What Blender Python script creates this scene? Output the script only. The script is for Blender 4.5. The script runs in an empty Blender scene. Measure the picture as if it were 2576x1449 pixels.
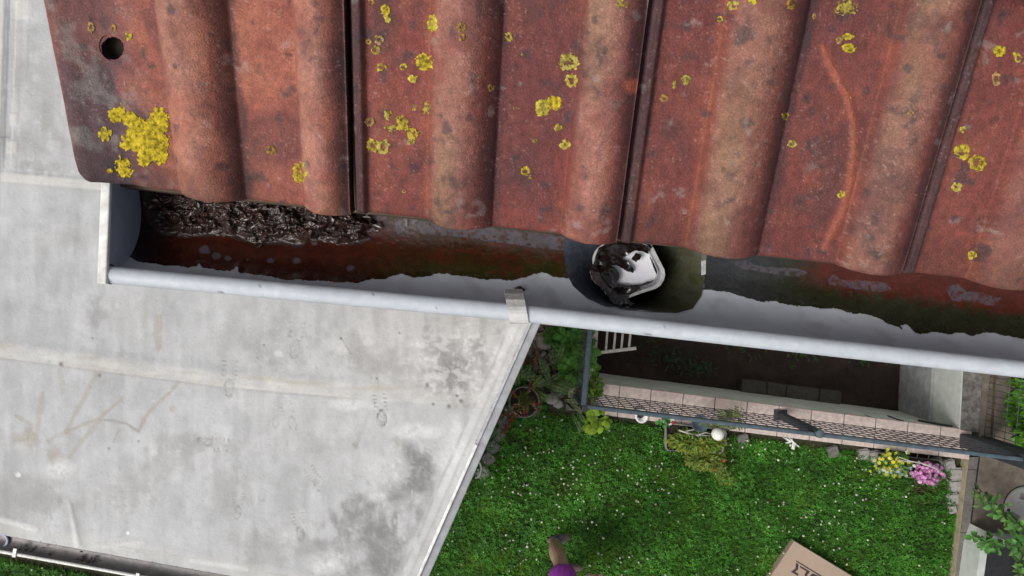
import bpy, bmesh, math, random
import numpy as np
from mathutils import Vector, Matrix
random.seed(7)
RNG = np.random.default_rng(11)
SC = bpy.context.scene
COL = SC.collection

# ------------------------------------------------------------------ camera, sky, sun, exposure
CAMZ, K, CX, CY = 7.2, 1800.0, 1288.0, 724.5      # camera height (m), focal length and centre of a 2576 px wide picture
cam = bpy.data.cameras.new('camera'); cam.sensor_width = 36.0; cam.lens = 36.0 * K / 2576.0
cam.clip_start = 0.05; cam.clip_end = 400
camo = bpy.data.objects.new('camera', cam); camo.location = (0, 0, CAMZ); COL.objects.link(camo)
SC.camera = camo
SUN_DIR = Vector((-0.58, -0.32, 0.75)).normalized()   # towards the sun
world = bpy.data.worlds.new('World'); SC.world = world; world.use_nodes = True
wn = world.node_tree.nodes; wl = world.node_tree.links
bg = wn['Background']; sky = wn.new('ShaderNodeTexSky'); sky.sky_type = 'NISHITA'; sky.sun_disc = False
sky.sun_elevation = math.asin(SUN_DIR.z); sky.sun_rotation = math.atan2(SUN_DIR.x, SUN_DIR.y)
sky.air_density = 1.0; sky.dust_density = 6.0; sky.ozone_density = 1.0
hs = wn.new('ShaderNodeHueSaturation'); hs.inputs['Saturation'].default_value = 0.28
wl.new(sky.outputs[0], hs.inputs['Color']); wl.new(hs.outputs[0], bg.inputs['Color'])
bg.inputs['Strength'].default_value = 0.12
sun = bpy.data.lights.new('sun', 'SUN'); sun.energy = 1.5; sun.angle = math.radians(26); sun.color = (1.0, 0.96, 0.9)
suno = bpy.data.objects.new('sun', sun); suno.rotation_euler = SUN_DIR.to_track_quat('Z', 'Y').to_euler()
suno.location = (-6, 2, 14); COL.objects.link(suno)
SC.view_settings.view_transform = 'Standard'; SC.view_settings.look = 'None'
SC.view_settings.exposure = 0.0; SC.view_settings.gamma = 1.0

# ------------------------------------------------------------------ helpers
def P(px, py, d):
    """where the ray through a picture point meets the level d metres under the camera"""
    px = np.asarray(px, float); py = np.asarray(py, float); d = np.asarray(d, float)
    return np.stack(np.broadcast_arrays((px - CX) * d / K, -(py - CY) * d / K, CAMZ - d), -1)
def G(px, py, h=0.0): return P(px, py, CAMZ - np.asarray(h, float))
def sm(a, b, x):
    t = np.clip((x - a) / (b - a), 0, 1); return t * t * (3 - 2 * t)
def _hash(ix, iy, s):
    h = (ix.astype(np.int64) * 374761393 + iy.astype(np.int64) * 668265263 + s * 982451653) & 0x7fffffff
    h = ((h ^ (h >> 13)) * 1274126177) & 0x7fffffff
    return ((h ^ (h >> 16)) & 0xffff) / 65535.0
def vn(x, y, s=0):
    x = np.asarray(x, float); y = np.asarray(y, float)
    ix = np.floor(x); iy = np.floor(y); fx = x - ix; fy = y - iy
    fx = fx * fx * (3 - 2 * fx); fy = fy * fy * (3 - 2 * fy)
    a = _hash(ix, iy, s); b = _hash(ix + 1, iy, s); c = _hash(ix, iy + 1, s); d = _hash(ix + 1, iy + 1, s)
    return (a * (1 - fx) + b * fx) * (1 - fy) + (c * (1 - fx) + d * fx) * fy
def fbm(x, y, s=0, o=4):
    v = 0; a = 1; t = 0
    for i in range(o):
        v = v + a * vn(x * 2 ** i + 17.3 * i, y * 2 ** i - 9.1 * i, s + i); t += a; a *= .5
    return v / t
def inpoly(px, py, poly):
    px = np.asarray(px); py = np.asarray(py); r = np.zeros(px.shape, bool); n = len(poly)
    for i in range(n):
        x0, y0 = poly[i]; x1, y1 = poly[(i + 1) % n]
        if y0 == y1: continue
        c = ((y0 > py) != (y1 > py)) & (px < (x1 - x0) * (py - y0) / (y1 - y0) + x0)
        r ^= c
    return r
def segd(px, py, x0, y0, x1, y1):
    dx, dy = x1 - x0, y1 - y0; L = dx * dx + dy * dy + 1e-9
    t = np.clip(((px - x0) * dx + (py - y0) * dy) / L, 0, 1)
    return np.hypot(px - x0 - t * dx, py - y0 - t * dy)

def meshobj(name, V, F, mat, parent=None, col=None, smooth=False, world=True):
    V = np.asarray(V, float).reshape(-1, 3)
    me = bpy.data.meshes.new(name)
    if isinstance(F, np.ndarray):
        n = F.shape[1]; me.vertices.add(len(V)); me.vertices.foreach_set('co', V.ravel())
        me.loops.add(F.size); me.loops.foreach_set('vertex_index', F.ravel().astype(np.int32))
        me.polygons.add(len(F)); me.polygons.foreach_set('loop_start', np.arange(0, F.size, n, dtype=np.int32))
        me.update(calc_edges=True); me.validate()
    else:
        me.from_pydata(V.tolist(), [], [list(f) for f in F]); me.update()
    if col is not None:
        at = me.attributes.new('Col', 'FLOAT_COLOR', 'POINT')
        c = np.ones((len(V), 4)); c[:, :3] = col; at.data.foreach_set('color', c.ravel())
    if smooth: me.polygons.foreach_set('use_smooth', np.ones(len(me.polygons), bool))
    me.materials.append(mat)
    o = bpy.data.objects.new(name, me); COL.objects.link(o)
    if parent is not None:
        o.parent = parent
        if world:
            L = parent.location.copy() if parent.parent is None else Vector((0, 0, 0))   # parts already sit in world space
            o.matrix_parent_inverse = Matrix.Translation(-L)
    return o
def tag(o, label=None, cat=None, group=None, kind=None):
    if label: o['label'] = label
    if cat: o['category'] = cat
    if group: o['group'] = group
    if kind: o['kind'] = kind
    return o
def thing(name, label, cat, loc=(0, 0, 0), group=None):
    o = bpy.data.objects.new(name, None); o.location = Vector([float(v) for v in loc]); o.empty_display_size = .1
    COL.objects.link(o); return tag(o, label, cat, group)
def bev(o, w, seg=2):
    m = o.modifiers.new('bevel', 'BEVEL'); m.width = w; m.segments = seg; m.limit_method = 'ANGLE'; return o

class MB:
    """collects shapes, then links them as one mesh object"""
    def __init__(s): s.v = []; s.f = []; s.c = []
    def add(s, V, F, c=(1, 1, 1)):
        n = len(s.v); V = [tuple(map(float, v)) for v in V]; s.v += V; s.f += [tuple(i + n for i in f) for f in F]; s.c += [c] * len(V); return s
    def prism(s, pts, dz, c=(1, 1, 1)):
        """pts: top outline (any order round), straight down by dz"""
        n = len(pts); T = [tuple(p) for p in pts]; B = [(p[0], p[1], p[2] - dz) for p in pts]
        return s.add(T + B, [tuple(range(n)), tuple(range(2 * n - 1, n - 1, -1))] + [(i, i + n, (i + 1) % n + n, (i + 1) % n) for i in range(n)], c)
    def bar(s, a, b, w, h=None, c=(1, 1, 1)):
        a = Vector(a); b = Vector(b); h = h or w; d = (b - a).normalized()
        u = d.cross(Vector((0, 0, 1)));  u = u.normalized() if u.length > 1e-4 else Vector((1, 0, 0)); v = u.cross(d)
        q = [u * (w / 2) + v * (h / 2), u * (-w / 2) + v * (h / 2), u * (-w / 2) - v * (h / 2), u * (w / 2) - v * (h / 2)]
        return s.add([a + k for k in q] + [b + k for k in q], [(3, 2, 1, 0), (4, 5, 6, 7)] + [(i, (i + 1) % 4, (i + 1) % 4 + 4, i + 4) for i in range(4)], c)
    def tube(s, pts, r, n=8, c=(1, 1, 1), cap=True):
        pts = [Vector([float(k) for k in p]) for p in pts]; rs = r if hasattr(r, '__len__') else [r] * len(pts); V = []; F = []
        prev = None
        for i, p in enumerate(pts):
            d = (pts[min(i + 1, len(pts) - 1)] - pts[max(i - 1, 0)]).normalized()
            u = d.cross(Vector((0.13, 0.05, 1))) if prev is None else prev - d * prev.dot(d)
            u = u.normalized() if u.length > 1e-5 else Vector((1, 0, 0)); prev = u; w = d.cross(u)
            for k in range(n):
                t = 2 * math.pi * k / n; V.append(p + (u * math.cos(t) + w * math.sin(t)) * rs[i])
        for i in range(len(pts) - 1):
            for k in range(n): F.append((i * n + k, i * n + (k + 1) % n, (i + 1) * n + (k + 1) % n, (i + 1) * n + k))
        if cap: F += [tuple(range(n - 1, -1, -1)), tuple(range((len(pts) - 1) * n, len(pts) * n))]
        return s.add(V, F, c)
    def lathe(s, prof, ctr, n=28, c=(1, 1, 1)):
        V = []; F = []; m = len(prof)
        for k in range(n):
            t = 2 * math.pi * k / n
            for (r, z) in prof: V.append((ctr[0] + r * math.cos(t), ctr[1] + r * math.sin(t), ctr[2] + z))
        for k in range(n):
            for i in range(m - 1):
                a = k * m + i; b = ((k + 1) % n) * m + i; F.append((a, b, b + 1, a + 1))
        return s.add(V, F, c)
    def build(s, name, mat, parent=None, smooth=False, col=False):
        return meshobj(name, s.v, s.f, mat, parent, np.array(s.c) if col else None, smooth)

def ball(ctr, rx, ry, rz, n=10, m=6, jit=0.0, rnd=random):
    V = []; F = []
    for i in range(m + 1):
        th = math.pi * i / m
        for k in range(n):
            t = 2 * math.pi * k / n; j = 1 + rnd.uniform(-jit, jit)
            V.append((ctr[0] + rx * math.sin(th) * math.cos(t) * j, ctr[1] + ry * math.sin(th) * math.sin(t) * j, ctr[2] + rz * math.cos(th) * j))
    for i in range(m):
        for k in range(n): F.append((i * n + k, (i + 1) * n + k, (i + 1) * n + (k + 1) % n, i * n + (k + 1) % n))
    return V, F

def material(name, c=(.5, .5, .5), c2=None, scale=6., rough=.75, bump=.15, bscale=80., metal=0., attr=False, var=.25, vscale=None, spec=.5, detail=6., grain=0., gscale=400., trans=0., rvar=0.):
    m = bpy.data.materials.new(name); m.use_nodes = True; N = m.node_tree.nodes; L = m.node_tree.links
    b = N['Principled BSDF']; b.inputs['Roughness'].default_value = rough; b.inputs['Metallic'].default_value = metal
    b.inputs['Specular IOR Level'].default_value = spec
    tc = N.new('ShaderNodeTexCoord')
    nz = N.new('ShaderNodeTexNoise'); nz.inputs['Scale'].default_value = scale; nz.inputs['Detail'].default_value = detail; nz.inputs['Roughness'].default_value = .62
    L.new(tc.outputs['Object'], nz.inputs['Vector'])
    if attr:
        a = N.new('ShaderNodeAttribute'); a.attribute_name = 'Col'; base = a.outputs['Color']
    else:
        mx = N.new('ShaderNodeMix'); mx.data_type = 'RGBA'
        mx.inputs['A'].default_value = (*c, 1); mx.inputs['B'].default_value = (*(c2 or c), 1)
        cr = N.new('ShaderNodeMapRange'); cr.inputs['From Min'].default_value = .35; cr.inputs['From Max'].default_value = .65
        L.new(nz.outputs['Fac'], cr.inputs['Value']); L.new(cr.outputs[0], mx.inputs['Factor']); base = mx.outputs['Result']
    def mul(base, noise, amt):
        r = N.new('ShaderNodeMapRange'); r.inputs['From Min'].default_value = .3; r.inputs['From Max'].default_value = .7
        r.inputs['To Min'].default_value = 1 - amt; r.inputs['To Max'].default_value = 1 + amt
        L.new(noise, r.inputs['Value'])
        v = N.new('ShaderNodeVectorMath'); v.operation = 'SCALE'; L.new(base, v.inputs[0]); L.new(r.outputs[0], v.inputs['Scale']); return v.outputs[0]
    if var:
        n2 = N.new('ShaderNodeTexNoise'); n2.inputs['Scale'].default_value = vscale or scale * 4; n2.inputs['Detail'].default_value = 8; L.new(tc.outputs['Object'], n2.inputs['Vector'])
        base = mul(base, n2.outputs['Fac'], var)
    if grain:
        n3 = N.new('ShaderNodeTexNoise'); n3.inputs['Scale'].default_value = gscale; n3.inputs['Detail'].default_value = 3; L.new(tc.outputs['Object'], n3.inputs['Vector'])
        base = mul(base, n3.outputs['Fac'], grain)
    L.new(base, b.inputs['Base Color'])
    if bump:
        nb = N.new('ShaderNodeTexNoise'); nb.inputs['Scale'].default_value = bscale; nb.inputs['Detail'].default_value = 5; L.new(tc.outputs['Object'], nb.inputs['Vector'])
        bp = N.new('ShaderNodeBump'); bp.inputs['Strength'].default_value = bump; bp.inputs['Distance'].default_value = 1.2 / bscale
        L.new(nb.outputs['Fac'], bp.inputs['Height']); L.new(bp.outputs['Normal'], b.inputs['Normal'])
    if rvar:
        rr = N.new('ShaderNodeMapRange'); rr.inputs['From Min'].default_value = .35; rr.inputs['From Max'].default_value = .65
        rr.inputs['To Min'].default_value = max(0, rough - rvar); rr.inputs['To Max'].default_value = min(1, rough + rvar)
        L.new(nz.outputs['Fac'], rr.inputs['Value']); L.new(rr.outputs[0], b.inputs['Roughness'])
    if trans:
        b.inputs['Transmission Weight'].default_value = trans
    return m

M = {}
M['tile'] = material('weathered terracotta', attr=True, scale=40, rough=.78, bump=.45, bscale=520, var=.16, vscale=130, grain=.28, gscale=620, spec=.45)
M['tile_edge'] = material('clay edge', (.2, .07, .045), (.12, .04, .03), scale=40, rough=.9)
M['hole'] = material('nail hole grime', (.018, .012, .008), (.03, .018, .01), rough=.95, bump=.5, bscale=500)
M['lichen'] = material('yellow lichen', attr=True, scale=120, rough=.95, bump=.6, bscale=420, var=.30, vscale=220, spec=.15)
M['zinc'] = material('painted gutter', (.50, .54, .585), (.475, .512, .555), scale=9, rough=.36, bump=.05, bscale=40, var=.10, vscale=70, spec=.5, rvar=.1)
M['bead'] = material('weathered gutter lip', attr=True, scale=9, rough=.62, bump=.05, bscale=40, var=.05, vscale=90, rvar=.1)
M['zinc_dirty'] = material('gutter inside', attr=True, scale=30, rough=.36, bump=.03, bscale=100, var=.08, vscale=24, spec=.45)
M['cap_white'] = material('end cap', (.76, .76, .73), (.66, .66, .63), scale=20, rough=.5, bump=.05)
M['cap_blue'] = material('end cap inside', (.38, .42, .55), (.32, .36, .48), scale=14, rough=.5, bump=.05, var=.12)
M['alu'] = material('old aluminium', (.72, .72, .71), (.52, .515, .50), scale=45, rough=.5, bump=.12, bscale=150, var=.2, metal=.1)
M['mud'] = material('wet sediment', attr=True, scale=14, rough=.22, bump=.05, bscale=90, var=.14, vscale=60, spec=.5, grain=.14, gscale=420, rvar=.12)
M['mush'] = material('wet leaf mush', (.046, .022, .018), (.018, .010, .008), scale=50, rough=.34, bump=.12, bscale=130, var=.35, spec=.55, rvar=.14)
M['sludge'] = material('black sludge', (.016, .009, .008), (.008, .006, .006), scale=60, rough=.12, bump=.05, bscale=70, var=.3, spec=.5)
M['leaf_wet'] = material('wet dead leaf', (.05, .02, .012), (.03, .014, .01), scale=60, rough=.3, bump=.4, bscale=200)
M['funnel'] = material('funnel', attr=True, scale=40, rough=.5, bump=.1, bscale=120, var=.3)
M['rim'] = material('pale plastic rim', (.5, .51, .5), (.42, .43, .42), scale=40, rough=.45, bump=.1)
M['sky_sheen'] = material('painted sky reflection', (.85, .85, .88), (.62, .63, .7), scale=22, rough=.25, bump=.05, var=.1)
M['dark'] = material('dark void', (.01, .01, .012), rough=.9, bump=0, var=0)
M['membrane'] = material('roof membrane', attr=True, scale=3, rough=.72, bump=.14, bscale=55, var=.07, vscale=9, grain=.05, gscale=120, spec=.35)
M['trim'] = material('edge trim', (.43, .44, .47), (.36, .365, .39), scale=4, rough=.55, bump=.08, bscale=30, var=.12, vscale=20)
M['lath'] = material('white lath', (.78, .78, .76), (.7, .7, .68), scale=6, rough=.5, bump=.05)
M['render'] = material('grey render', (.62, .61, .59), (.55, .54, .52), scale=3, rough=.9, bump=.3, bscale=90)
M['gutter2'] = material('garage gutter', (.12, .115, .12), (.17, .145, .135), scale=4, rough=.42, bump=.1, bscale=40, var=.2)
M['soil'] = material('lawn soil', (.035, .045, .018), (.05, .04, .022), scale=6, rough=.95, bump=.6, bscale=50)
M['pit'] = material('pit soil', (.04, .024, .02), (.022, .015, .013), scale=3, rough=.95, bump=.8, bscale=40, var=.4)
M['moss'] = material('pit weeds', attr=True, rough=.8, bump=0, var=.3, vscale=40)
M['wallwhite'] = material('whitewashed wall', (.58, .62, .58), (.46, .50, .46), scale=2.2, rough=.9, bump=.15, bscale=40, var=.15)
M['wallgrey'] = material('damp plaster', (.25, .265, .28), (.33, .34, .34), scale=2.5, rough=.9, bump=.2, bscale=40, var=.2)
M['insul'] = material('pale panel', (.5, .53, .5), (.42, .45, .43), scale=3, rough=.85, bump=.1, var=.15)
M['coping'] = material('pink coping stone', (.58, .485, .445), (.50, .415, .38), scale=5, rough=.85, bump=.2, bscale=110, var=.16, vscale=25, grain=.08, gscale=180)
M['mortar'] = material('mortar', (.13, .11, .1), (.1, .085, .08), scale=10, rough=.95)
M['concrete'] = material('dirty concrete', (.19, .18, .165), (.09, .085, .08), scale=7, rough=.9, bump=.35, bscale=70, var=.4, vscale=26, grain=.2)
M['kerbtop'] = material('aggregate kerb', (.16, .15, .135), (.125, .115, .105), scale=10, rough=.9, bump=.4, bscale=140, var=.2, grain=.35, gscale=160)
M['kerbface'] = material('yellowed kerb face', (.34, .29, .18), (.27, .24, .17), scale=5, rough=.9, bump=.2)
M['paving'] = material('brown paving', (.13, .105, .085), (.17, .145, .115), scale=3.2, rough=.9, bump=.3, bscale=140, var=.25, vscale=14, grain=.3, gscale=150)
M['fence'] = material('fence steel', (.035, .042, .05), (.024, .03, .036), scale=12, rough=.55, bump=.05, var=.2)
M['railm'] = material('fence rail', (.085, .125, .145), (.055, .075, .105), scale=18, rough=.55, bump=.1, var=.3)
M['wire'] = material('fence wire', (.05, .045, .05), (.035, .03, .035), scale=20, rough=.6, bump=0)
M['grille'] = material('pale steel grille', (.58, .54, .5), (.44, .41, .38), scale=20, rough=.6, bump=.1)
M['paver'] = material('sooty paver', (.075, .068, .06), (.055, .05, .045), scale=10, rough=.9, bump=.3)
M['cobble'] = material('granite', (.36, .34, .325), (.24, .23, .22), scale=30, rough=.85, bump=.5, bscale=120, var=.25, grain=.2)
M['cobdark'] = material('damp granite', (.17, .165, .155), (.11, .105, .10), scale=25, rough=.85, bump=.5, bscale=120, var=.3)
M['pebble'] = material('pebbles', attr=True, rough=.7, bump=.1, var=.2, vscale=60)
M['leaf'] = material('leaves', attr=True, rough=.55, bump=0, var=.18, vscale=60, spec=.3)
M['grass'] = material('grass', attr=True, rough=.6, bump=0, var=.3, vscale=3, spec=.2)
M['petal'] = material('petals', attr=True, rough=.7, bump=0, var=.08, spec=.2)
M['planter'] = material('stone grey planter', (.23, .215, .195), (.17, .16, .145), scale=12, rough=.8, bump=.2)
M['black'] = material('black plastic', (.018, .018, .02), (.025, .025, .028), scale=12, rough=.5, bump=.1)
M['potsoil'] = material('potting soil', (.022, .017, .012), (.035, .026, .018), scale=30, rough=.95, bump=.8, bscale=90)
M['whiteplastic'] = material('white plastic', (.8, .8, .77), (.72, .72, .7), scale=10, rough=.4, bump=0, var=.05)
M['twig'] = material('pale twig', (.55, .54, .48), (.42, .41, .36), scale=20, rough=.7, bump=.1)
M['stem'] = material('stem', (.1, .075, .04), (.07, .06, .03), scale=20, rough=.8, bump=0)
M['card'] = material('cardboard', (.39, .295, .225), (.36, .27, .205), scale=3, rough=.85, bump=.04, bscale=60, var=.05)
M['ink'] = material('box print', (.035, .022, .026), (.05, .032, .035), scale=20, rough=.8, bump=0)
M['skin'] = material('skin', (.36, .235, .17), (.3, .19, .14), scale=14, rough=.5, bump=.05, var=.12)
M['purple'] = material('purple cloth', (.27, .035, .33), (.22, .025, .28), scale=10, rough=.85, bump=.2, bscale=200, var=.12)
M['paleblue'] = material('pale blue cloth', (.36, .48, .52), (.3, .41, .46), scale=10, rough=.85, bump=.15, bscale=150)
M['hair'] = material('brown hair', (.06, .035, .02), (.04, .024, .015), scale=40, rough=.6, bump=.3)
M['shoeblue'] = material('blue mesh shoe', (.03, .075, .22), (.025, .05, .15), scale=40, rough=.8, bump=.3, bscale=250)
M['shoetan'] = material('tan shoe', (.17, .13, .105), (.12, .095, .08), scale=30, rough=.8, bump=.2)
M['lid'] = material('pale concrete lid', (.33, .33, .31), (.25, .25, .235), scale=9, rough=.85, bump=.25, bscale=90, var=.15, grain=.1)
M['wood'] = material('rotten board', (.12, .07, .03), (.06, .04, .025), scale=12, rough=.9, bump=.4)
M['facade'] = material('facade render', (.78, .77, .73), (.74, .73, .69), scale=2, rough=.9, bump=.2)
M['timber'] = material('roof timber', (.12, .08, .05), (.09, .06, .035), scale=8, rough=.85)

def gridpatch(x0, x1, y0, y1, step):
    nx = int((x1 - x0) / step) + 1; ny = int((y1 - y0) / step) + 1
    X, Y = np.meshgrid(np.linspace(x0, x1, nx), np.linspace(y0, y1, ny)); return X, Y
def gridfaces(keep):
    """keep: mask of cells -> quads that look up when rows run down the picture"""
    ny, nx = keep.shape; j, i = np.nonzero(keep); w = nx + 1
    a = j * w + i
    return np.stack([a, a + w, a + w + 1, a + 1], 1)
def compact(V, F, *ex):
    u, inv = np.unique(F.ravel(), return_inverse=True)
    return (V[u], inv.reshape(F.shape)) + tuple(e[u] for e in ex)
def cells(a): return .25 * (a[:-1, :-1] + a[1:, :-1] + a[:-1, 1:] + a[1:, 1:])

# ------------------------------------------------------------------ roof plane and tiles
tanT = .43; TH = math.atan(tanT); Z0 = .809
e_ = np.array([.994, -.109, 0.]); dh = np.array([-.109, -.994, 0.])
sl = dh * math.cos(TH) + np.array([0, 0, -math.sin(TH)]); nrm = dh * math.sin(TH) + np.array([0, 0, math.cos(TH)])
CAMP = np.array([0, 0, CAMZ]); p0n = -Z0 * nrm[2]
def roofpt(px, py, h=0.):
    d = np.stack(np.broadcast_arrays(np.asarray(px, float) - CX, -(np.asarray(py, float) - CY), -K + 0 * np.asarray(px, float)), -1)
    t = (np.asarray(h) + p0n) / (d @ nrm)
    return d * t[..., None]          # relative to the camera
def ES(p): return p @ e_, p @ sl
S_BOT = ES(roofpt(1288., 578.))[1]; S_TOP = ES(roofpt(1288., -230.))[1]
SEAMS = [((84, 0), (180, 476)), ((875, 0), (890, 540)), ((1630, 0), (1551, 605)), ((2455, 0), (2256, 688)), ((3260, 0), (2950, 760))]
SEAM = []
for a, b in SEAMS:
    ea, sa = ES(roofpt(*a)); eb, sb = ES(roofpt(*b)); k = (eb - ea) / (sb - sa); SEAM.append((ea - k * sa, k))
def seamE(i, S): return SEAM[i][0] + SEAM[i][1] * S
HUMP = [((.39, .62), (.825, .994)), ((.28, .525), (.785, .994)), ((.245, .50), (.78, .994)), ((.25, .50), (.78, .994))]
HH = .027
def prof(ti, a):
    h = np.zeros_like(a)
    for (a0, a1) in HUMP[ti]:
        t = np.clip((a - a0) / (a1 - a0), 0, 1)
        if a1 > .9: t = t * .88
        t = t ** .92
        h = np.maximum(h, HH * np.sin(np.pi * t) ** .72)
    if ti == 0:
        h = h - .0035 * np.exp(-((a - .2) / .055) ** 2) - .018 * (1 - sm(0., .045, a)) ** 1.6 + .003 * np.exp(-((a - .07) / .03) ** 2)
    else:
        h = h + .008 * sm(.006, .022, a) * (1 - sm(.042, .06, a)) - .003 * (1 - sm(.0, .012, a))
    return h
def tile_of(px, py, h=0.):
    E, S = ES(roofpt(px, py, h))
    for i in range(4):
        if E < seamE(i + 1, S): return i
    return 3
CRACK = [(2070, 120), (2092, 170), (2128, 235), (2146, 300), (2148, 380), (2138, 460), (2118, 540), (2075, 620)]
def surf(ti, px, py, extra=0.):
    """tile surface under picture points: world points"""
    h = 0 * np.asarray(px, float)
    for _ in range(7):
        p = roofpt(px, py, h); E, S = ES(p); a = (E - seamE(ti, S)) / (seamE(ti + 1, S) - seamE(ti, S)); h = prof(ti, np.clip(a, 0, 1))
    return roofpt(px, py, h + extra) + CAMP
TLAB = ['verge roof tile at the free end of the row with a round nail hole and largest lichen',
        'terracotta roof tile above the leaf debris, dotted with the most yellow lichen spots',
        'red roof tile directly above the drain outlet, marked by a curved orange line',
        'red roof tile cut off by the picture edge, with two yellow lichen rings']
HOLE = (283, 122, 29.)
TILES = []
def make_tile(ti):
    NA, NS = 230, 270; L = S_BOT - S_TOP
    a = np.linspace(0.006 if ti else 0., .997, NA); r = .007
    S = list(np.linspace(S_TOP, S_BOT - r, NS)); drop = [0.] * NS
    for q in (25, 50, 70, 90): S.append(S_BOT - r + r * math.sin(math.radians(q))); drop.append(r * (1 - math.cos(math.radians(q))))
    S.append(S_BOT); drop.append(.017)
    S = np.array(S); drop = np.array(drop); A, SS = np.meshgrid(a, S); h = prof(ti, A)
    EE = seamE(ti, SS) + A * (seamE(ti + 1, SS) - seamE(ti, SS))
    # the last centimetres of each hump taper slightly, the row end wavers a little
    end = sm(S_BOT - .03, S_BOT, SS); h = np.where(h > .004, h * (1 - .10 * end), h)
    SS = SS + end * .0022 * (fbm(EE * 25, 0 * EE, 40 + ti) - .5)
    if ti == 0:
        cor = np.clip(1 - A / .07, 0, 1) ** 2; SS = np.where(end > 0, SS - cor * .03 * end, SS)
        EE = EE + .0 * A
    X, Y = EE, SS
    h = h + .0011 * (fbm(X * 60, Y * 60, 3 + ti) - .5) + .0007 * (fbm(X * 260, Y * 260, 5 + ti, 3) - .5)
    base = np.array([0, 0, 0.])
    p = X[..., None] * e_ + Y[..., None] * sl
    p = p + nrm * (p0n - 0 * X)[..., None]
    pw = p + nrm * (h - drop[:, None])[..., None] + CAMP
    # -------- colour: clay, worn crowns, lap grime, painted hump light and shade, stains
    q = pw - CAMP; PX = CX + q[..., 0] / -q[..., 2] * K; PY = CY - q[..., 1] / -q[..., 2] * K
    w1 = fbm(X * 9, Y * 7, 10 + ti); w2 = fbm(X * 40, Y * 34, 20 + ti); w3 = fbm(X * 150, Y * 150, 30 + ti, 3)
    red = np.array([.182, .044, .036]); org = np.array([.272, .080, .051]); wine = np.array([.118, .035, .036]); pale = np.array([[.40, .192, .138], [.34, .162, .122], [.285, .14, .102], [.265, .13, .097]][ti])
    if ti == 0: org = np.array([.36, .125, .078]); red = np.array([.275, .08, .058])
    if ti >= 2: red = np.array([.155, .040, .035]); org = np.array([.215, .064, .045])
    t1 = sm(.35, .68, w1 * .6 + w2 * .4)[..., None]; c = red * (1 - t1) + org * t1 * .85 + red * t1 * .15
    t2 = sm(.5, .7, fbm(X * 14 + 5, Y * 11, 50 + ti))[..., None]; c = c * (1 - .7 * t2) + wine * .7 * t2
    # worn sandy crowns, also painted paler on the lit flank
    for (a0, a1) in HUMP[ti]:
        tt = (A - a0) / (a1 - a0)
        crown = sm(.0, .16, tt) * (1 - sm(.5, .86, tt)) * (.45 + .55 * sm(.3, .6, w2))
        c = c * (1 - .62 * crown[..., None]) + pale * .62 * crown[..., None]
        if ti > 0:
            ol = np.array([.235, .155, .085]); k = sm(.42, .62, fbm(X * 12, Y * 6, 90 + ti)) * sm(.03, .2, tt) * (1 - sm(.3, .6, tt)) * .45
            c = c * (1 - k[..., None]) + ol * k[..., None]
        # lap grime and painted shade along the far foot of the hump
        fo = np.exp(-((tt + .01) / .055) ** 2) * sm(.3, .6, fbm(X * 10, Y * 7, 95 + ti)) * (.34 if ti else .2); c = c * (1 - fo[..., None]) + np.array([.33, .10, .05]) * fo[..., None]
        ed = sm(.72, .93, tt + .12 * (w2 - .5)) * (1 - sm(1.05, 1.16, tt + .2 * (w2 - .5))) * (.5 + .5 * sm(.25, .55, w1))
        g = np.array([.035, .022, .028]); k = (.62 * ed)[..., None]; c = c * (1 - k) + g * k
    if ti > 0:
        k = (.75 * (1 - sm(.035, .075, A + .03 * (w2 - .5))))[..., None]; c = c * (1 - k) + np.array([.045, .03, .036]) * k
    else:
        vg = sm(.012, .05, A) * (1 - sm(.2, .36, A + .12 * (w2 - .5)))
        k = (vg * (.62 + .34 * sm(.35, .6, fbm(X * 22, Y * 12, 77))))[..., None]; c = c * (1 - k) + np.array([.075, .042, .052]) * k
        k = (.75 * (1 - sm(.006, .02, A)))[..., None]; c = c * (1 - k) + np.array([.5, .24, .15]) * k
        k = (vg * .4 * sm(.55, .7, fbm(X * 55, Y * 45, 78)))[..., None]; c = c * (1 - k) + np.array([.22, .22, .2]) * k
    # black algae spots, grey crusts, bleached grains
    b1 = sm(.60, .84, fbm(X * 85, Y * 76, 60 + ti) + .16 * (w3 - .5) + .05 * (w2 - .5)) * .72; c = c * (1 - b1[..., None]) + np.array([.05, .035, .04]) * b1[..., None]
    b2 = sm(.60, .8, fbm(X * 20, Y * 16, 65 + ti)) * .5; c = c * (1 - b2[..., None]) + np.array([.07, .035, .035]) * b2[..., None]
    b3 = sm(.70, .80, fbm(X * 48 + 9, Y * 48, 70 + ti) + .1 * (w3 - .5)) * sm(.42, .62, w3) * .28; c = c * (1 - b3[..., None]) + np.array([.3, .3, .28]) * b3[..., None]
    b4 = sm(.80, .95, vn(X * 620, Y * 620, 75 + ti)) * sm(.35, .6, w2) * .26; c = c * (1 - b4[..., None]) + np.array([.55, .4, .36]) * b4[..., None]
    b5 = sm(.0, .25, 1 - np.abs(fbm(X * 75, Y * 30, 85 + ti) - .5) * 14) * 0.10; c = c * (1 - b5[..., None])
    c = c * (.86 + .28 * w3)[..., None]
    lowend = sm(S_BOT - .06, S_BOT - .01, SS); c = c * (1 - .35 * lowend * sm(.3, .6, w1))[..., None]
    if ti == 2:
        d = np.min([segd(PX, PY, *CRACK[i], *CRACK[i + 1]) for i in range(len(CRACK) - 1)], 0)
        k = (sm(18, 3, d + 14 * (w2 - .5)) * .46)[..., None]; c = c * (1 - k) + np.array([.40, .115, .06]) * k
        pw = pw + nrm * (.0016 * np.exp(-(d / 9) ** 2))[..., None]
    if ti == 1:
        d = np.hypot((PX - 1590) / 1.2, PY - 216); k = (sm(26, 10, d + 12 * (w2 - .5)) * .8)[..., None]; c = c * (1 - k) + np.array([.38, .1, .055]) * k
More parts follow.
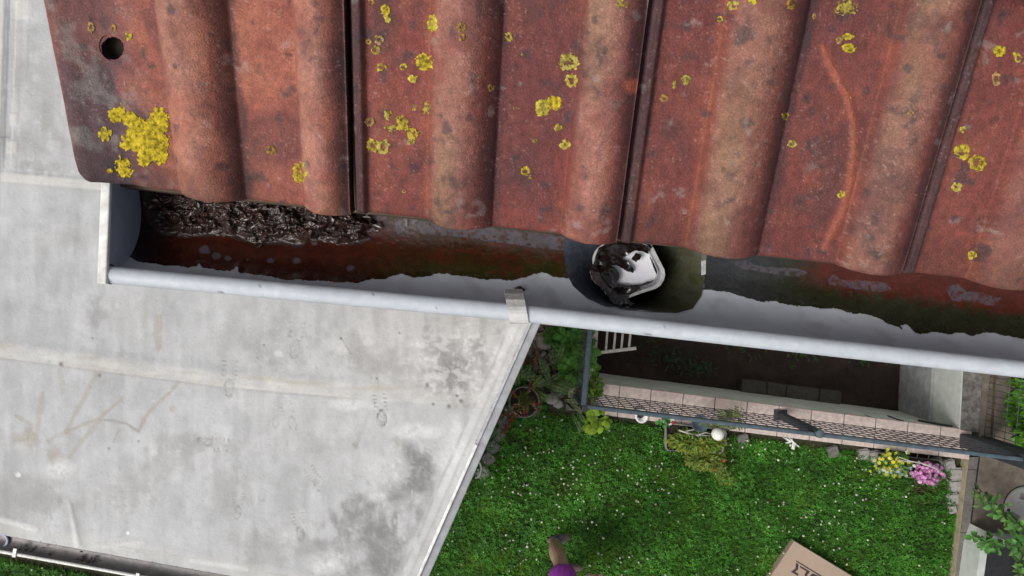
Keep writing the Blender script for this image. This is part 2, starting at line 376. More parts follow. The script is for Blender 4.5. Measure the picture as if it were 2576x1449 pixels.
    V = pw.reshape(-1, 3); C = c.reshape(-1, 3)
    ny, nx = A.shape; keep = np.ones((ny - 1, nx - 1), bool)
    if ti == 0:
        D = np.hypot(PX - HOLE[0], PY - HOLE[1]); keep &= ~(cells(D) < HOLE[2])
    F = gridfaces(keep)
    # side skirts
    def skirt(V, C, F, colidx, flip):
        idx = np.arange(ny) * nx + colidx; n0 = len(V); low = V[idx] - nrm * .02
        V = np.vstack([V, low]); C = np.vstack([C, C[idx] * .45]); k = np.arange(ny - 1)
        f = np.stack([idx[:-1], n0 + k, n0 + k + 1, idx[1:]], 1)
        return V, C, np.vstack([F, f[:, ::-1] if flip else f])
    V, C, F = skirt(V, C, F, 0, True); V, C, F = skirt(V, C, F, nx - 1, False)
    base = V[(ny - 1) * nx + nx // 2]
    t = thing('roof_tile', TLAB[ti], 'roof tile', base, 'interlocking tiles of the lowest roof course')
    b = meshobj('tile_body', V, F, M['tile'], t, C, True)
    if ti == 0:
        hc = surf(0, np.array([HOLE[0] - 1.]), np.array([HOLE[1] - 1.]))[0]; q = MB(); R = HOLE[2] * .735 / K + .0006; ring = []
        u = Vector(e_); v = Vector(nrm).cross(u); pts = []
        for dd, rr in ((.0008, 1.03), (-.006, 1.0), (-.014, .96)):
            for i in range(30):
                an = 2 * math.pi * i / 30; pts.append(Vector(hc) + (u * math.cos(an) + v * math.sin(an)) * R * rr + Vector(nrm) * dd)
        f = [(k * 30 + i, k * 30 + (i + 1) % 30, (k + 1) * 30 + (i + 1) % 30, (k + 1) * 30 + i) for k in range(2) for i in range(30)]
        f.append(tuple(range(60, 90))); q.add(pts, f); q.build('nail_hole', M['hole'], t)
    return t
for ti in range(4): TILES.append(make_tile(ti))

# lichen: crusts that follow the tile surface; each is (x, y, rx, ry, kind) in picture points
LY = {'solid': ((.43, .345, .03), 0.), 'ring': ((.39, .31, .04), .62), 'crumb': ((.34, .28, .035), -1.), 'dull': ((.30, .19, .05), .45)}
def lichen(px, py, rx, ry, kind='solid', blobs=None, seed=0):
    ti = tile_of(px, py); step = 1.15 if not blobs else 1.5; m = 1.5
    X, Y = gridpatch(px - rx * m, px + rx * m, py - ry * m, py + ry * m, step)
    n1 = fbm(X / 7, Y / 7, seed) - .5; n2 = fbm(X / 3.2, Y / 3.2, seed + 9, 2) - .5
    if blobs:
        f = sum(np.exp(-1.25 * ((X - bx) ** 2 + (Y - by) ** 2) / (br * br)) for bx, by, br in blobs); v = f - .34 + .75 * n1 + .55 * n2 - .4 * sm(.58, .72, fbm(X / 16, Y / 16, 77, 3))
    else:
        d = np.hypot((X - px) / rx, (Y - py) / ry); v = 1 - d + .75 * n1 + .3 * n2
        hole = LY[kind][1]
        if hole > 0: v = np.minimum(v, (d - hole * (.75 + n1)) * 1.4 + .35 * n2 + (.55 if kind == 'ring' else .2) * sm(.3, .7, vn(X / 9 + 3, Y / 9, seed + 4)))
        if hole < 0: v = v - .5 * sm(.4, .62, fbm(X / 5.5, Y / 5.5, seed + 21, 3))
    keep = cells(v) > 0
    if keep.sum() < 6: return
    th = .0004 + .0007 * np.clip(v, 0, 1) ** .5 + .0010 * np.clip(n2 + .1, 0, 1) * np.clip(v * 4, 0, 1)
    th = np.where(v < 0.04, -.0002, th)
    Vw = surf(ti, X, Y, th); c = np.array(LY[kind][0]) * (1 + .7 * n2[..., None]); c = c * (.72 + .5 * sm(-.2, .25, n1))[..., None]; tq = _hash(np.array([seed]), np.array([7]), 5)[0] * (0 if blobs else 1); c = c * np.array([1., .95 + .13 * tq, .8 + 1.2 * tq]); ce = sm(.9, .2, np.hypot((X - px) / rx, (Y - py) / ry))[..., None] * (.45 if not blobs else .0) * tq; c = c * (1 - ce) + np.array([.25, .15, .045]) * ce
    c = np.where((n1 < -.14)[..., None], c * np.array([.62, .62, 1.]), c)
    V, F, C = compact(Vw.reshape(-1, 3), gridfaces(keep), np.clip(c, .01, 1).reshape(-1, 3))
    o = meshobj('lichen_patch', V, F, M['lichen'], TILES[ti], C, True)
    return o
z = .3444
big = [(880, 840, 60), (960, 880, 66), (1000, 960, 70), (1060, 1000, 76), (1150, 850, 68), (1150, 930, 84), (1160, 1020, 84), (1160, 1130, 74), (1010, 1050, 70), (920, 1040, 50), (900, 1200, 56), (920, 1260, 54), (835, 850, 44), (1060, 1165, 52)]
big = [(a * z, b * z, c * z) for a, b, c in big]
o = lichen(346, 354, 76, 90, 'solid', big, 3); o['label'] = 'large ragged bright yellow lichen crust'
for i, (a, b, rx, ry, k) in enumerate([(765, 980, 50, 48, 'solid'), (665, 200, 26, 40, 'dull'), (830, 205, 20, 26, 'dull'), (940, 265, 27, 30, 'ring'), (805, 1250, 28, 20, 'solid'), (2190, 1262, 48, 78, 'ring'), (1980, 1090, 40, 38, 'dull')]):
    lichen(a * z, b * z, rx * z, ry * z, k, None, 100 + i)
for i, (a, b, rx, ry, k) in enumerate([(375, 15, 28, 20, 'dull'), (480, 75, 34, 44, 'solid'), (495, 140, 22, 26, 'solid'), (430, 290, 34, 36, 'dull'), (405, 365, 34, 34, 'ring'), (355, 305, 26, 20, 'dull'), (450, 490, 34, 30, 'ring'), (610, 490, 28, 26, 'ring'), (760, 452, 62, 60, 'solid'), (680, 575, 34, 30, 'solid'), (820, 175, 38, 62, 'solid'), (1030, 200, 36, 40, 'dull'), (1040, 275, 24, 30, 'dull'), (1380, 270, 30, 34, 'ring'), (500, 840, 32, 48, 'crumb'), (365, 890, 32, 36, 'dull'), (600, 900, 68, 58, 'crumb'), (515, 930, 48, 32, 'crumb'), (680, 975, 44, 40, 'ring'), (775, 785, 28, 58, 'crumb'), (685, 785, 22, 26, 'crumb'), (385, 1065, 44, 46, 'ring'), (462, 1072, 46, 56, 'ring'), (670, 1040, 22, 26, 'crumb'), (1815, 455, 76, 62, 'ring'), (1838, 590, 44, 48, 'ring'), (1475, 398, 11, 11, 'solid'), (1625, 790, 54, 66, 'solid'), (1712, 750, 58, 50, 'solid'), (1740, 935, 28, 28, 'ring'), (1790, 1055, 36, 38, 'ring'), (1500, 1250, 34, 36, 'ring'), (1535, 1300, 22, 18, 'crumb'), (1250, 640, 28, 26, 'dull'), (1575, 1030, 20, 18, 'dull'), (1165, 560, 16, 12, 'dull'), (2205, 30, 48, 42, 'crumb'), (2515, 720, 30, 28, 'dull'), (615, 1395, 18, 16, 'dull'), (1430, 790, 26, 14, 'dull')]):
    lichen(805 + a * z, b * z, rx * z, ry * z, k, None, 200 + i)
for i, (a, b, rx, ry, k) in enumerate([(445, 40, 40, 36, 'ring'), (590, 10, 30, 24, 'solid'), (350, 140, 22, 22, 'ring'), (870, 30, 32, 36, 'dull'), (1040, 120, 13, 30, 'dull'), (1275, 50, 96, 62, 'crumb'), (1285, 268, 46, 24, 'solid'), (1290, 352, 50, 36, 'solid'), (1220, 290, 24, 30, 'dull'), (105, 580, 42, 40, 'crumb'), (20, 615, 30, 30, 'crumb'), (830, 850, 28, 30, 'ring'), (875, 1050, 33, 33, 'ring'), (1285, 720, 30, 24, 'dull'), (1745, 825, 24, 20, 'dull'), (2395, 370, 44, 42, 'solid'), (2532, 425, 28, 30, 'ring'), (2505, 400, 18, 18, 'solid'), (2370, 575, 34, 52, 'dull'), (2125, 945, 24, 22, 'solid'), (2120, 1105, 58, 56, 'ring'), (2232, 1190, 62, 62, 'ring'), (2080, 1365, 38, 34, 'ring'), (1252, 1420, 40, 34, 'solid')]):
    lichen(1690.5 + a * z, b * z, rx * z, ry * z, k, None, 300 + i)
lichen(2446, 643, 11, 11, 'ring', None, 401)

# ------------------------------------------------------------------ gutter under the eave
BEAD = [(262, 690), (1300, 786), (2576, 929), (4300, 1125)]; DB = .825; RB = .0102; RG = .07; WC = .078
bx = np.array([P(x, y, DB)[0] for x, y in BEAD]); by = np.array([P(x, y, DB)[1] for x, y in BEAD])
yax = lambda x: np.interp(x, bx, by)
def gz(w): return DB - .002 + np.sqrt(np.maximum(0, RG ** 2 - (w - WC) ** 2))
def gdepth(px, py):
    d = np.full(np.shape(px), .88)
    for _ in range(40):
        x = (px - CX) * d / K; y = -(py - CY) * d / K; d = .5 * d + .5 * gz(np.clip(y - yax(x), WC - RG, WC + RG))
    return d
FUN = [(1424, 590), (1421, 640), (1427, 690), (1444, 720), (1478, 750), (1522, 770), (1570, 778), (1640, 784), (1700, 786), (1740, 776), (1762, 744), (1772, 695), (1776, 640), (1772, 590), (1720, 520), (1600, 500), (1480, 520)]
gut = thing('gutter', 'pale grey half-round eaves gutter with rounded front bead below the tiles', 'gutter', P(1300, 690, .9))
NX = 980; xs = np.linspace(bx[0] + .006, bx[-1], NX); ph = np.linspace(0.02, math.pi, 90)
XX, PH = np.meshgrid(xs, ph); WW = WC - RG * np.cos(PH); DD = DB - .002 + RG * np.sin(PH); YY = yax(XX) + WW
gpx = CX + XX / DD * K; gpy = CY - YY / DD * K
nn = fbm(XX * 18, PH * 2.2, 7); base = np.array([.50, .525, .58]) * (1 + .10 * (nn - .5))[..., None]
dm = sm(.55, .75, fbm(XX * 40, PH * 3, 8)) * .25; base = base * (1 - dm[..., None]) + np.array([.2, .19, .17]) * dm[..., None]
keep = ~inpoly(cells(gpx), cells(gpy), FUN)
Fg = gridfaces(keep)[:, ::-1]
V, Fg, C = compact(np.stack([XX, YY, CAMZ - DD], -1).reshape(-1, 3), Fg, base.reshape(-1, 3))
meshobj('trough', V, Fg, M['zinc_dirty'], gut, C, True)
# rolled front bead
V = []; F = []; n = 20; st = np.linspace(bx[0] + .008, bx[-1], 760); BC = []
for i, x in enumerate(st):
    for k in range(n):
        t = 2 * math.pi * k / n; V.append((x, yax(x) + RB * math.cos(t), CAMZ - DB + RB * math.sin(t) * .95 + .0005 * math.sin(x * 31) * math.sin(x * 7))); BC.append(t)
for i in range(len(st) - 1):
    for k in range(n): F.append((i * n + k, i * n + (k + 1) % n, (i + 1) * n + (k + 1) % n, (i + 1) * n + k))
F.append(tuple(range(n))); Va = np.array(V); tt_ = np.array(BC); bx_, bw_ = Va[:, 0], np.cos(tt_)
c = np.array([.50, .54, .59]) * (1 + .14 * (fbm(bx_ * 14, bw_ * 2, 201) - .5) + .10 * (fbm(bx_ * 90, bw_ * 1.2, 202) - .5))[:, None]
k = (sm(.60, .72, fbm(bx_ * 150, bw_ * .8, 203, 3)) * sm(.1, -.9, bw_ - .3) * .12)[:, None]; c = c * (1 - k) + np.array([.27, .27, .26]) * k
k = (sm(.66, .76, fbm(bx_ * 60, bw_ * 3, 204)) * .3)[:, None]; c = c * (1 - k) + np.array([.66, .68, .70]) * k
for (x_, w_, r_) in ((561, -.75, .006), (1510, .45, .004), (1628, -.8, .007), (660, .3, .002), (940, .6, .002), (1100, -.2, .0018), (2110, -.5, .002), (1935, .1, .002), (1668, .2, .002)):
    xw = P(x_, 700, DB)[0]; k = (sm(1.1, .6, np.hypot((bx_ - xw) / (r_ * .7), (bw_ - w_) * RB / .0015)) * .7)[:, None]; c = c * (1 - k) + np.array([.09, .085, .08]) * k
meshobj('front_bead', V, F, M['bead'], gut, c, True)
# end cap: half-disc plate with a pale flange along its top
q = MB(); x0 = bx[0] + .0045; pts = []
for k in range(25):
    t = math.pi * k / 24; pts.append((x0, yax(bx[0]) + WC - (RG + .003) * math.cos(t), CAMZ - (DB - .004 + (RG + .003) * math.sin(t))))
n = len(pts); q.add(pts + [(p[0] + .0035, p[1], p[2]) for p in pts], [tuple(range(n)), tuple(range(2 * n - 1, n - 1, -1))] + [(i, (i + 1) % n, (i + 1) % n + n, i + n) for i in range(n)])
cap = q.build('end_cap', M['cap_blue'], gut)
q = MB(); ya = yax(bx[0]); zt = CAMZ - DB + .009
q.bar((x0 - .001, ya - RB - .001, zt), (x0 + .006, ya + .16, zt), .0108, .006); o = bev(q.build('cap_flange', M['cap_white'], cap), .0015)
q = MB(); q.tube([(bx[0] + .0078, ya + (RB + .0008) * math.cos(t), CAMZ - DB + (RB + .0008) * math.sin(t)) for t in np.linspace(-1.0, 3.5, 16)], .0009, 6); q.build('cap_seal', M['black'], cap)
# strap bracket round the bead
q = MB(); xb = P(1302, 770, DB)[0]; arc = []
for w, zz in ((.027, -.030), (.022, -.010), (.0150, .004)): arc.append((w, zz))
for t in np.linspace(.5, -0.9, 1): pass
for t in np.radians(np.linspace(40, 235, 12)): arc.append(((RB + .0028) * math.cos(t), (RB + .0028) * math.sin(t)))
hw = .0107; V = []; F = []
for (w, zz) in arc:
    for sx in (-hw, hw): V.append((xb + sx - w * .18, yax(xb) + w, CAMZ - DB + zz))
for i in range(len(arc) - 1): F.append((2 * i, 2 * i + 1, 2 * i + 3, 2 * i + 2))
o = meshobj('strap_bracket', V, F, M['alu'], gut); m = o.modifiers.new('solid', 'SOLIDIFY'); m.thickness = .0016; m.offset = 1
q = MB(); a = P(1305, 728, gdepth(np.array([1305.]), np.array([728.]))[0] - .003)
q.add(*ball(a, .007, .004, .002, 10, 5, .2)); q.build('bracket_tongue', M['leaf_wet'], gut, True)
# funnel of the outlet
HC = (1588, 684)
fr = []; sub = 5
for i in range(len(FUN)):
    x0_, y0_ = FUN[i]; x1_, y1_ = FUN[(i + 1) % len(FUN)]
    for k in range(sub): fr.append((x0_ + (x1_ - x0_) * k / sub, y0_ + (y1_ - y0_) * k / sub))
fr = np.array(fr); rimd = gdepth(fr[:, 0], fr[:, 1])
R0 = P(fr[:, 0] + (fr[:, 0] - HC[0]) * .012, fr[:, 1] + (fr[:, 1] - HC[1]) * .012, rimd - .0022)
ang = np.arctan2(fr[:, 1] - HC[1], fr[:, 0] - HC[0]); R1 = P(HC[0] + 92 * np.cos(ang), HC[1] + 84 * np.sin(ang), .935)
rings = []; cs = []
for t in np.linspace(0, 1, 12):
    p = R0 * (1 - t) + R1 * t; p[:, 2] = R0[:, 2] + (R1[:, 2] - R0[:, 2]) * (t ** 1.2); rings.append(p)
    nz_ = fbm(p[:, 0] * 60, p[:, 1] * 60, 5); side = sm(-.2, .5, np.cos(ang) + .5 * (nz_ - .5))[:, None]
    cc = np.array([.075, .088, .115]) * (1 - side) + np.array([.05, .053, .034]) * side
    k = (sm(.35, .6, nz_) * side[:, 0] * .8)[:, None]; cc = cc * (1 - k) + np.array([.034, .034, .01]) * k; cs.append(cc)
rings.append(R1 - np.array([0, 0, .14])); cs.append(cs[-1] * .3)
n = len(fr); V = np.concatenate(rings); C = np.concatenate(cs)
F = [(k * n + i, (k + 1) * n + i, (k + 1) * n + (i + 1) % n, k * n + (i + 1) % n) for k in range(len(rings) - 1) for i in range(n)]
F.append(tuple(range((len(rings) - 1) * n, len(rings) * n)))
fun = meshobj('outlet_funnel', V, F, M['funnel'], gut, C, True)
q = MB(); a = P(1770, 655, .845); b = P(1770, 690, .862); q.bar(a, b, .0055, .002); bev(q.build('funnel_clip', M['rim'], fun), .0006)

# wet sediment on the gutter floor
FRONT = [(318, 640), (345, 656), (420, 667), (470, 670), (492, 668), (502, 659), (508, 672), (565, 681), (582, 678), (598, 669), (600, 684), (650, 690), (700, 699), (800, 706), (900, 711), (930, 702), (975, 697), (1010, 690), (1040, 697), (1100, 688), (1150, 692), (1210, 700), (1290, 706), (1330, 696), (1355, 684), (1372, 683), (1392, 697), (1428, 699), (1428, 480), (318, 380)]
FRONT2 = [(1770, 729), (1800, 732), (1830, 732), (1850, 737), (1880, 748), (1905, 756), (1940, 757), (1960, 762), (2000, 768), (2040, 768), (2080, 776), (2105, 774), (2140, 788), (2180, 790), (2220, 806), (2258, 822), (2272, 832), (2262, 818), (2280, 814), (2300, 836), (2330, 838), (2360, 835), (2385, 840), (2420, 835), (2450, 844), (2475, 836), (2500, 838), (2560, 848), (2640, 858), (2640, 600), (1770, 540)]
SHEEN = [[(1880, 655), (1905, 668), (1950, 672), (2000, 675), (2030, 684), (2020, 697), (1960, 690), (1870, 678), (1840, 660)],
       [(2083, 705), (2095, 690), (2112, 702), (2160, 706), (2230, 712), (2242, 730), (2200, 735), (2140, 724), (2085, 714)],
       [(2382, 722), (2410, 714), (2430, 732), (2470, 736), (2520, 750), (2500, 768), (2440, 758), (2395, 756), (2385, 740)],
       [(990, 560), (1040, 540), (1180, 566), (1300, 572), (1420, 598), (1420, 628), (1360, 624), (1250, 610), (1150, 594), (1060, 585), (1000, 590)]]
def sediment():
    X, Y = gridpatch(314, 2640, 440, 862, 1.9)
    n1 = fbm(X / 26, Y / 14, 31) - .5; n2 = fbm(X / 9, Y / 7, 32) - .5; jx = X + 10 * n2; jy = Y + 9 * n1 + 5 * n2
    inside = inpoly(jx, jy, FRONT) | inpoly(jx, jy, FRONT2)
    inside &= ~inpoly(X, Y, FUN)
    patchy = np.zeros(X.shape)  # bare metal and painted sky reflection, mixed into the film colour
    for hpoly in SHEEN: patchy = np.maximum(patchy, .8 * inpoly(jx, jy, hpoly) * sm(.30, -.12, n2))
    for (sx, sy, r) in ((514, 629, 11), (545, 645, 8), (574, 650, 6), (680, 655, 7), (745, 657, 8), (882, 675, 8), (790, 610, 6), (622, 652, 3)):
        patchy = np.maximum(patchy, .9 * sm(r * 1.15, r * .7, np.hypot((X - sx) / 1.3, Y - sy) + 8 * n2))
    # thin out towards the outlet edge
    d = gdepth(X, Y); ok = d > DB + .004
    pos = P(X, Y, d - .0011 - .0006 * np.clip(n2, 0, 1))
    brown = np.array([.040, .0095, .006]); rust = np.array([.062, .011, .006]); olive = np.array([.030, .026, .006]); slate = np.array([.032, .034, .036]); moss = np.array([.022, .024, .013])
    frontness = sm(52, 10, np.min([segd(X, Y, *FRONT[i], *FRONT[i + 1]) for i in range(27)], 0) + 26 * n1); t = (sm(820, 1120, X + 140 * n1) * (.35 + .65 * frontness))[..., None]; c = brown * (1 - t) + olive * t
    k = (sm(.0, .3, n1 + .2 * n2) * .6)[..., None]; c = c * (1 - k) + rust * k
    k = (sm(570, 640, Y + 60 * n1 - .105 * (X - 800)) )[..., None]
    R = X > 1700
    rr = slate * (1 - sm(1850, 2050, X + 80 * n1)[..., None]) + moss * sm(1850, 2050, X + 80 * n1)[..., None]
    line = 640 + .135 * (X - 1771); up = sm(62, 20, Y - line + 40 * n1) * sm(1960, 2120, X + 60 * n1)
    rr = rr * (1 - up[..., None]) + rust * 1.15 * up[..., None]
    c = np.where(R[..., None], rr, c)
    dark = sm(460, 350, X)[..., None]; c = c * (1 - .75 * dark)
    c = c * (1 + .45 * n2 + .35 * n1)[..., None]
    fringe = .35 * sm(.12, .3, n2) * sm(24, 4, np.min([segd(X, Y, *q_[i], *q_[i + 1]) for q_ in (FRONT[:28], FRONT2[:27]) for i in range(len(q_) - 1)], 0)); patchy = np.maximum(patchy, fringe)
    c = c * (1 - patchy[..., None]) + (np.array([.088, .076, .092]) * (1 + .35 * n1 + .25 * n2)[..., None]) * patchy[..., None]
    keep = (cells(inside.astype(float)) > .49) & (cells(ok.astype(float)) > .9)
    V, F, C = compact(pos.reshape(-1, 3), gridfaces(keep), np.clip(c, .003, 1).reshape(-1, 3))
    return tag(meshobj('mud', V, F, M['mud'], None, C, True), 'thin wet brown and mossy mud film lining the gutter floor', 'mud', None, 'stuff')
sediment()
# heap of rotten leaves
HEAP = [(360, 470), (372, 560), (400, 590), (470, 600), (540, 592), (600, 600), (640, 618), (700, 612), (740, 622), (800, 605), (850, 618), (905, 612), (935, 600), (925, 585), (960, 570), (945, 548), (900, 530), (880, 470)]
def heap():
    X, Y = gridpatch(350, 970, 430, 632, 1.7)
    n1 = fbm(X / 30, Y / 20, 51) - .5; n2 = fbm(X / 13, Y / 9, 52, 2) - .5; rid = 1 - np.abs(2 * fbm(X / 22, Y / 14, 53, 3) - 1) * 2.2
    jx = X + 16 * n2; jy = Y + 18 * n1 + 8 * n2; ins = inpoly(jx, jy, HEAP)
    cen = 548 + .07 * (X - 640); prof_ = np.clip(1 - np.abs(Y - cen) / 80, 0, 1) ** .7
    d = gdepth(X, Y); wx, wy = X + 26 * (fbm(X / 20, Y / 20, 55) - .5), Y + 22 * (fbm(X / 18, Y / 18, 56) - .5)
    edge_ = sm(2, 26, np.min([segd(X, Y, *HEAP[i], *HEAP[(i + 1) % len(HEAP)]) for i in range(len(HEAP))], 0) + 12 * n2); lump = fbm(wx / 24, wy / 12, 57, 3) - .5; fold = 1 - np.abs(2 * fbm(wx / 46, wy / 20, 58, 2) - 1) * 1.0
    h = .0015 + edge_ * (.002 + .009 * prof_ * sm(350, 520, X) + .022 * lump * (.35 + .65 * prof_) + .005 * fold ** 3 * prof_)
    pos = P(X, Y, d - np.maximum(h, .0013)); keep = cells(ins.astype(float)) > .49
    V, F = compact(pos.reshape(-1, 3), gridfaces(keep))
    q = MB(); rnd = random.Random(4)
    for i in range(46):
        x = rnd.uniform(380, 950); y = 548 + .07 * (x - 640) + rnd.gauss(0, 34)
        if not inpoly(np.array([x]), np.array([y]), HEAP)[0]: continue
        p = P(x, y, gdepth(np.array([x]), np.array([y]))[0] - rnd.uniform(.010, .022) * max(.3, 1 - abs(y - 548 - .07 * (x - 640)) / 80))
        L = rnd.uniform(.005, .010); W = L * rnd.uniform(.35, .6); u = Vector((rnd.gauss(0, 1), rnd.gauss(0, .6), rnd.gauss(0, .5))).normalized()
        v = u.cross(Vector((rnd.gauss(0, .6), rnd.gauss(0, .6), 1))).normalized(); w = u.cross(v); p = Vector(p)
        q.add([p - u * L, p + v * W - w * W * .5, p + w * W * .4, p - v * W - w * W * .5, p + u * L], [(0, 1, 2), (0, 2, 3), (1, 4, 2), (2, 4, 3)])
    n0 = len(V); V = np.vstack([V, np.array(q.v)]); F = [tuple(f) for f in F] + [tuple(i + n0 for i in f) for f in q.f]
    return tag(meshobj('leaf_debris', V, F, M['mush'], None, None, True), 'heap of black rotten leaves rotting in the closed gutter end', 'leaf debris', None, 'stuff')
heap()
def dead_leaf(cx, cy, L, ang, lab):
    q = MB(); d0 = gdepth(np.array([cx]), np.array([cy]))[0] - .021; V = []; n = 12
    for i in range(n + 1):
        t = i / n; wv = math.sin(math.pi * min(1, t * 1.02)) ** .8 * .23
        x = (t - .5) * L; bend = 14 * math.sin(t * 2.6 + .3)
        for s in (-1, 0, 1):
            lx = x; ly = s * wv * L + bend
            V.append(P(cx + lx * math.cos(ang) - ly * math.sin(ang), cy + lx * math.sin(ang) + ly * math.cos(ang), d0 - .004 * s * s - .002 * math.sin(5 * t)))
    F = [(i * 3 + k, i * 3 + k + 1, i * 3 + k + 4, i * 3 + k + 3) for i in range(n) for k in range(2)]
    o = meshobj('fallen_leaf', V, F, M['leaf_wet'], None, None, True); m = o.modifiers.new('s', 'SOLIDIFY'); m.thickness = .0006
    tag(o, lab, 'leaf')
dead_leaf(757, 588, 58, -.5, 'curled brown dead leaf lying on the front edge of the rotten heap')

# tray sitting in the outlet
Z5 = lambda a: [((1500 + x / 3.22) * .805, (650 + y / 3.22) * .805) for x, y in a]
RIM = Z5([(1140, 515), (1148, 480), (1165, 440), (1195, 405), (1240, 370), (1330, 340), (1450, 300), (1580, 290), (1660, 310), (1700, 350), (1740, 410), (1800, 530), (1845, 620), (1852, 670), (1840, 720), (1805, 775), (1760, 805), (1620, 850), (1485, 900), (1380, 890), (1270, 810), (1190, 700), (1150, 600)])
tr = thing('drain_insert', 'pale rounded tray with painted white sky reflection sitting in the dark gutter outlet', 'drain insert', P(1595, 690, .91))
rc = np.mean(RIM, 0); q = MB(); n = len(RIM); V = []; F = []
for (sc, dd) in ((1.03, .896), (1.03, .889), (.93, .889), (.925, .897)):
    for (x, y) in RIM: V.append(P(rc[0] + (x - rc[0]) * sc, rc[1] + (y - rc[1]) * sc, dd))
F = [(k * n + i, (k + 1) * n + i, (k + 1) * n + (i + 1) % n, k * n + (i + 1) % n) for k in range(3) for i in range(n)]
meshobj('tray_rim', V, F, M['rim'], tr)
V = []
for (sc, dd) in ((.935, .8965), (.875, .9005), (.86, .9015), (.845, .8995), (.825, .9005), (.80, .9035)):
    for (x, y) in RIM: V.append(P(rc[0] + (x - rc[0]) * sc, rc[1] + (y - rc[1]) * sc, dd))
F = [(k * n + i, (k + 1) * n + i, (k + 1) * n + (i + 1) % n, k * n + (i + 1) % n) for k in range(5) for i in range(n)]
meshobj('tray_wall', V, F, M['trim'], tr)
meshobj('tray_reflection', V[5 * n:], [tuple(range(n))], M['sky_sheen'], tr)  # white floor colour stands in for sky mirrored in the wet outlet
MUSH = Z5([(1150, 520), (1190, 400), (1330, 330), (1690, 330), (1735, 400), (1690, 432), (1620, 440), (1560, 425), (1500, 450), (1420, 512), (1470, 535), (1535, 600), (1520, 640), (1470, 625), (1420, 575), (1310, 572), (1380, 620), (1402, 690), (1375, 768), (1480, 778), (1590, 768), (1605, 805), (1500, 880), (1500, 920), (1560, 960), (1500, 1015), (1330, 965), (1250, 840), (1130, 730), (1100, 640)])
MUSH2 = Z5([(1530, 480), (1570, 450), (1620, 470), (1615, 520), (1570, 545), (1530, 520)])
MUSH3 = Z5([(1690, 400), (1740, 420), (1800, 540), (1770, 540), (1700, 450)])
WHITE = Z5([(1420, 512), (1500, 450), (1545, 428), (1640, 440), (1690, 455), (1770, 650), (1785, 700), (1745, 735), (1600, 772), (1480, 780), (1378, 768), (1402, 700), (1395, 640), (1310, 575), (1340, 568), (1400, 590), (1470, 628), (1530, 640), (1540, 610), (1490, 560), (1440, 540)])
def outlet_mush():
    X, Y = gridpatch(1455, 1705, 585, 800, 1.3); n1 = fbm(X / 40, Y / 36, 61, 2) - .5; n2 = fbm(X / 14, Y / 14, 62, 2) - .5
    jx = X + 7 * n1 + 5 * n2; jy = Y + 7 * n2
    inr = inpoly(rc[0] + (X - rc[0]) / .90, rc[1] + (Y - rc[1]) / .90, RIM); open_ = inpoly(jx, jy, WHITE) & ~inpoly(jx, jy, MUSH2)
    ridge = inpoly(rc[0] + (X - rc[0]) / .96, rc[1] + (Y - rc[1]) / .96, RIM) & (X > 1600) & (Y < 735)
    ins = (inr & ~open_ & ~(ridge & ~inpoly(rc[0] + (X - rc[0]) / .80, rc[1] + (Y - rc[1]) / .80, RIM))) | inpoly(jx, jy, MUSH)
    d = .8965 - .009 * (n1 + .1) - .0022 * n2; over = inpoly(X, Y, MUSH) & ~inpoly(rc[0] + (X - rc[0]) / .9, rc[1] + (Y - rc[1]) / .9, RIM)
    d = np.where(over, .8865 - .002 * n2 - .004 * n1, d)
    keep = cells(ins.astype(float)) > .49
    V, F = compact(P(X, Y, d).reshape(-1, 3), gridfaces(keep))
    tag(meshobj('leaf_mush', V, F, M['sludge'], None, None, True), 'black leaf mush half filling the pale tray in the gutter outlet', 'leaf mush', None, 'stuff')
outlet_mush()

# ------------------------------------------------------------------ house body under the roof
hs_ = thing('house', 'house whose eave carries the red tiles and grey gutter', 'house', (.5, .1, 0))
hx0 = P(330, 500, .85)[0]; q = MB()
def hp(x, w): return (x, yax(x) + w)
ft = [(*hp(hx0, .23), 6.2), (*hp(4.9, .23), 6.2), (4.9 + .3, 3.2, 6.2), (hx0 + .33, 3.2, 6.2)]
q.prism(ft, 7.15); q.build('wall', M['facade'], hs_)
q = MB(); a = [roofpt(x, y, -.06) + CAMP for x, y in ((300, 470), (2900, 745), (3300, -160), (100, -160))]
q.prism(a, .02); q.build('roof_boarding', M['timber'], hs_)
q = MB(); q.bar((*hp(hx0, .205), 6.27), (*hp(1.9, .205), 6.27), .03, .16); q.build('fascia_board', M['timber'], hs_)

# the rest of the tiled roof, outside the picture: same profile up the slope and on to the right
def rest_of_roof(name, E0, E1, S0, S1, lift):
    nE, nS = int((E1 - E0) / .006), int((S1 - S0) / .012); E, S = np.meshgrid(np.linspace(E0, E1, nE), np.linspace(S0, S1, nS)); a = np.mod((E - seamE(1, S)) / .305, 1.); h = prof(1, a) + lift - .012 * ((E - E0) < 0)
    p = E[..., None] * e_ + S[..., None] * sl + nrm * (p0n + h)[..., None] + CAMP
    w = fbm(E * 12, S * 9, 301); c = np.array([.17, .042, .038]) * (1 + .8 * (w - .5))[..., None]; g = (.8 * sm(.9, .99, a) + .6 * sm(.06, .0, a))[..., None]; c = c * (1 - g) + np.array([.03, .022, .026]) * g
    meshobj(name, p.reshape(-1, 3), gridfaces(np.ones((nS - 1, nE - 1), bool)), M['tile'], hs_, c.reshape(-1, 3), True)
rest_of_roof('roof', seamE(0, S_TOP) + .0, 1.85, S_TOP - 1.0, S_TOP + .03, .02)
rest_of_roof('roof', seamE(4, S_BOT) + .006, 1.85, S_TOP, S_BOT, 0.)

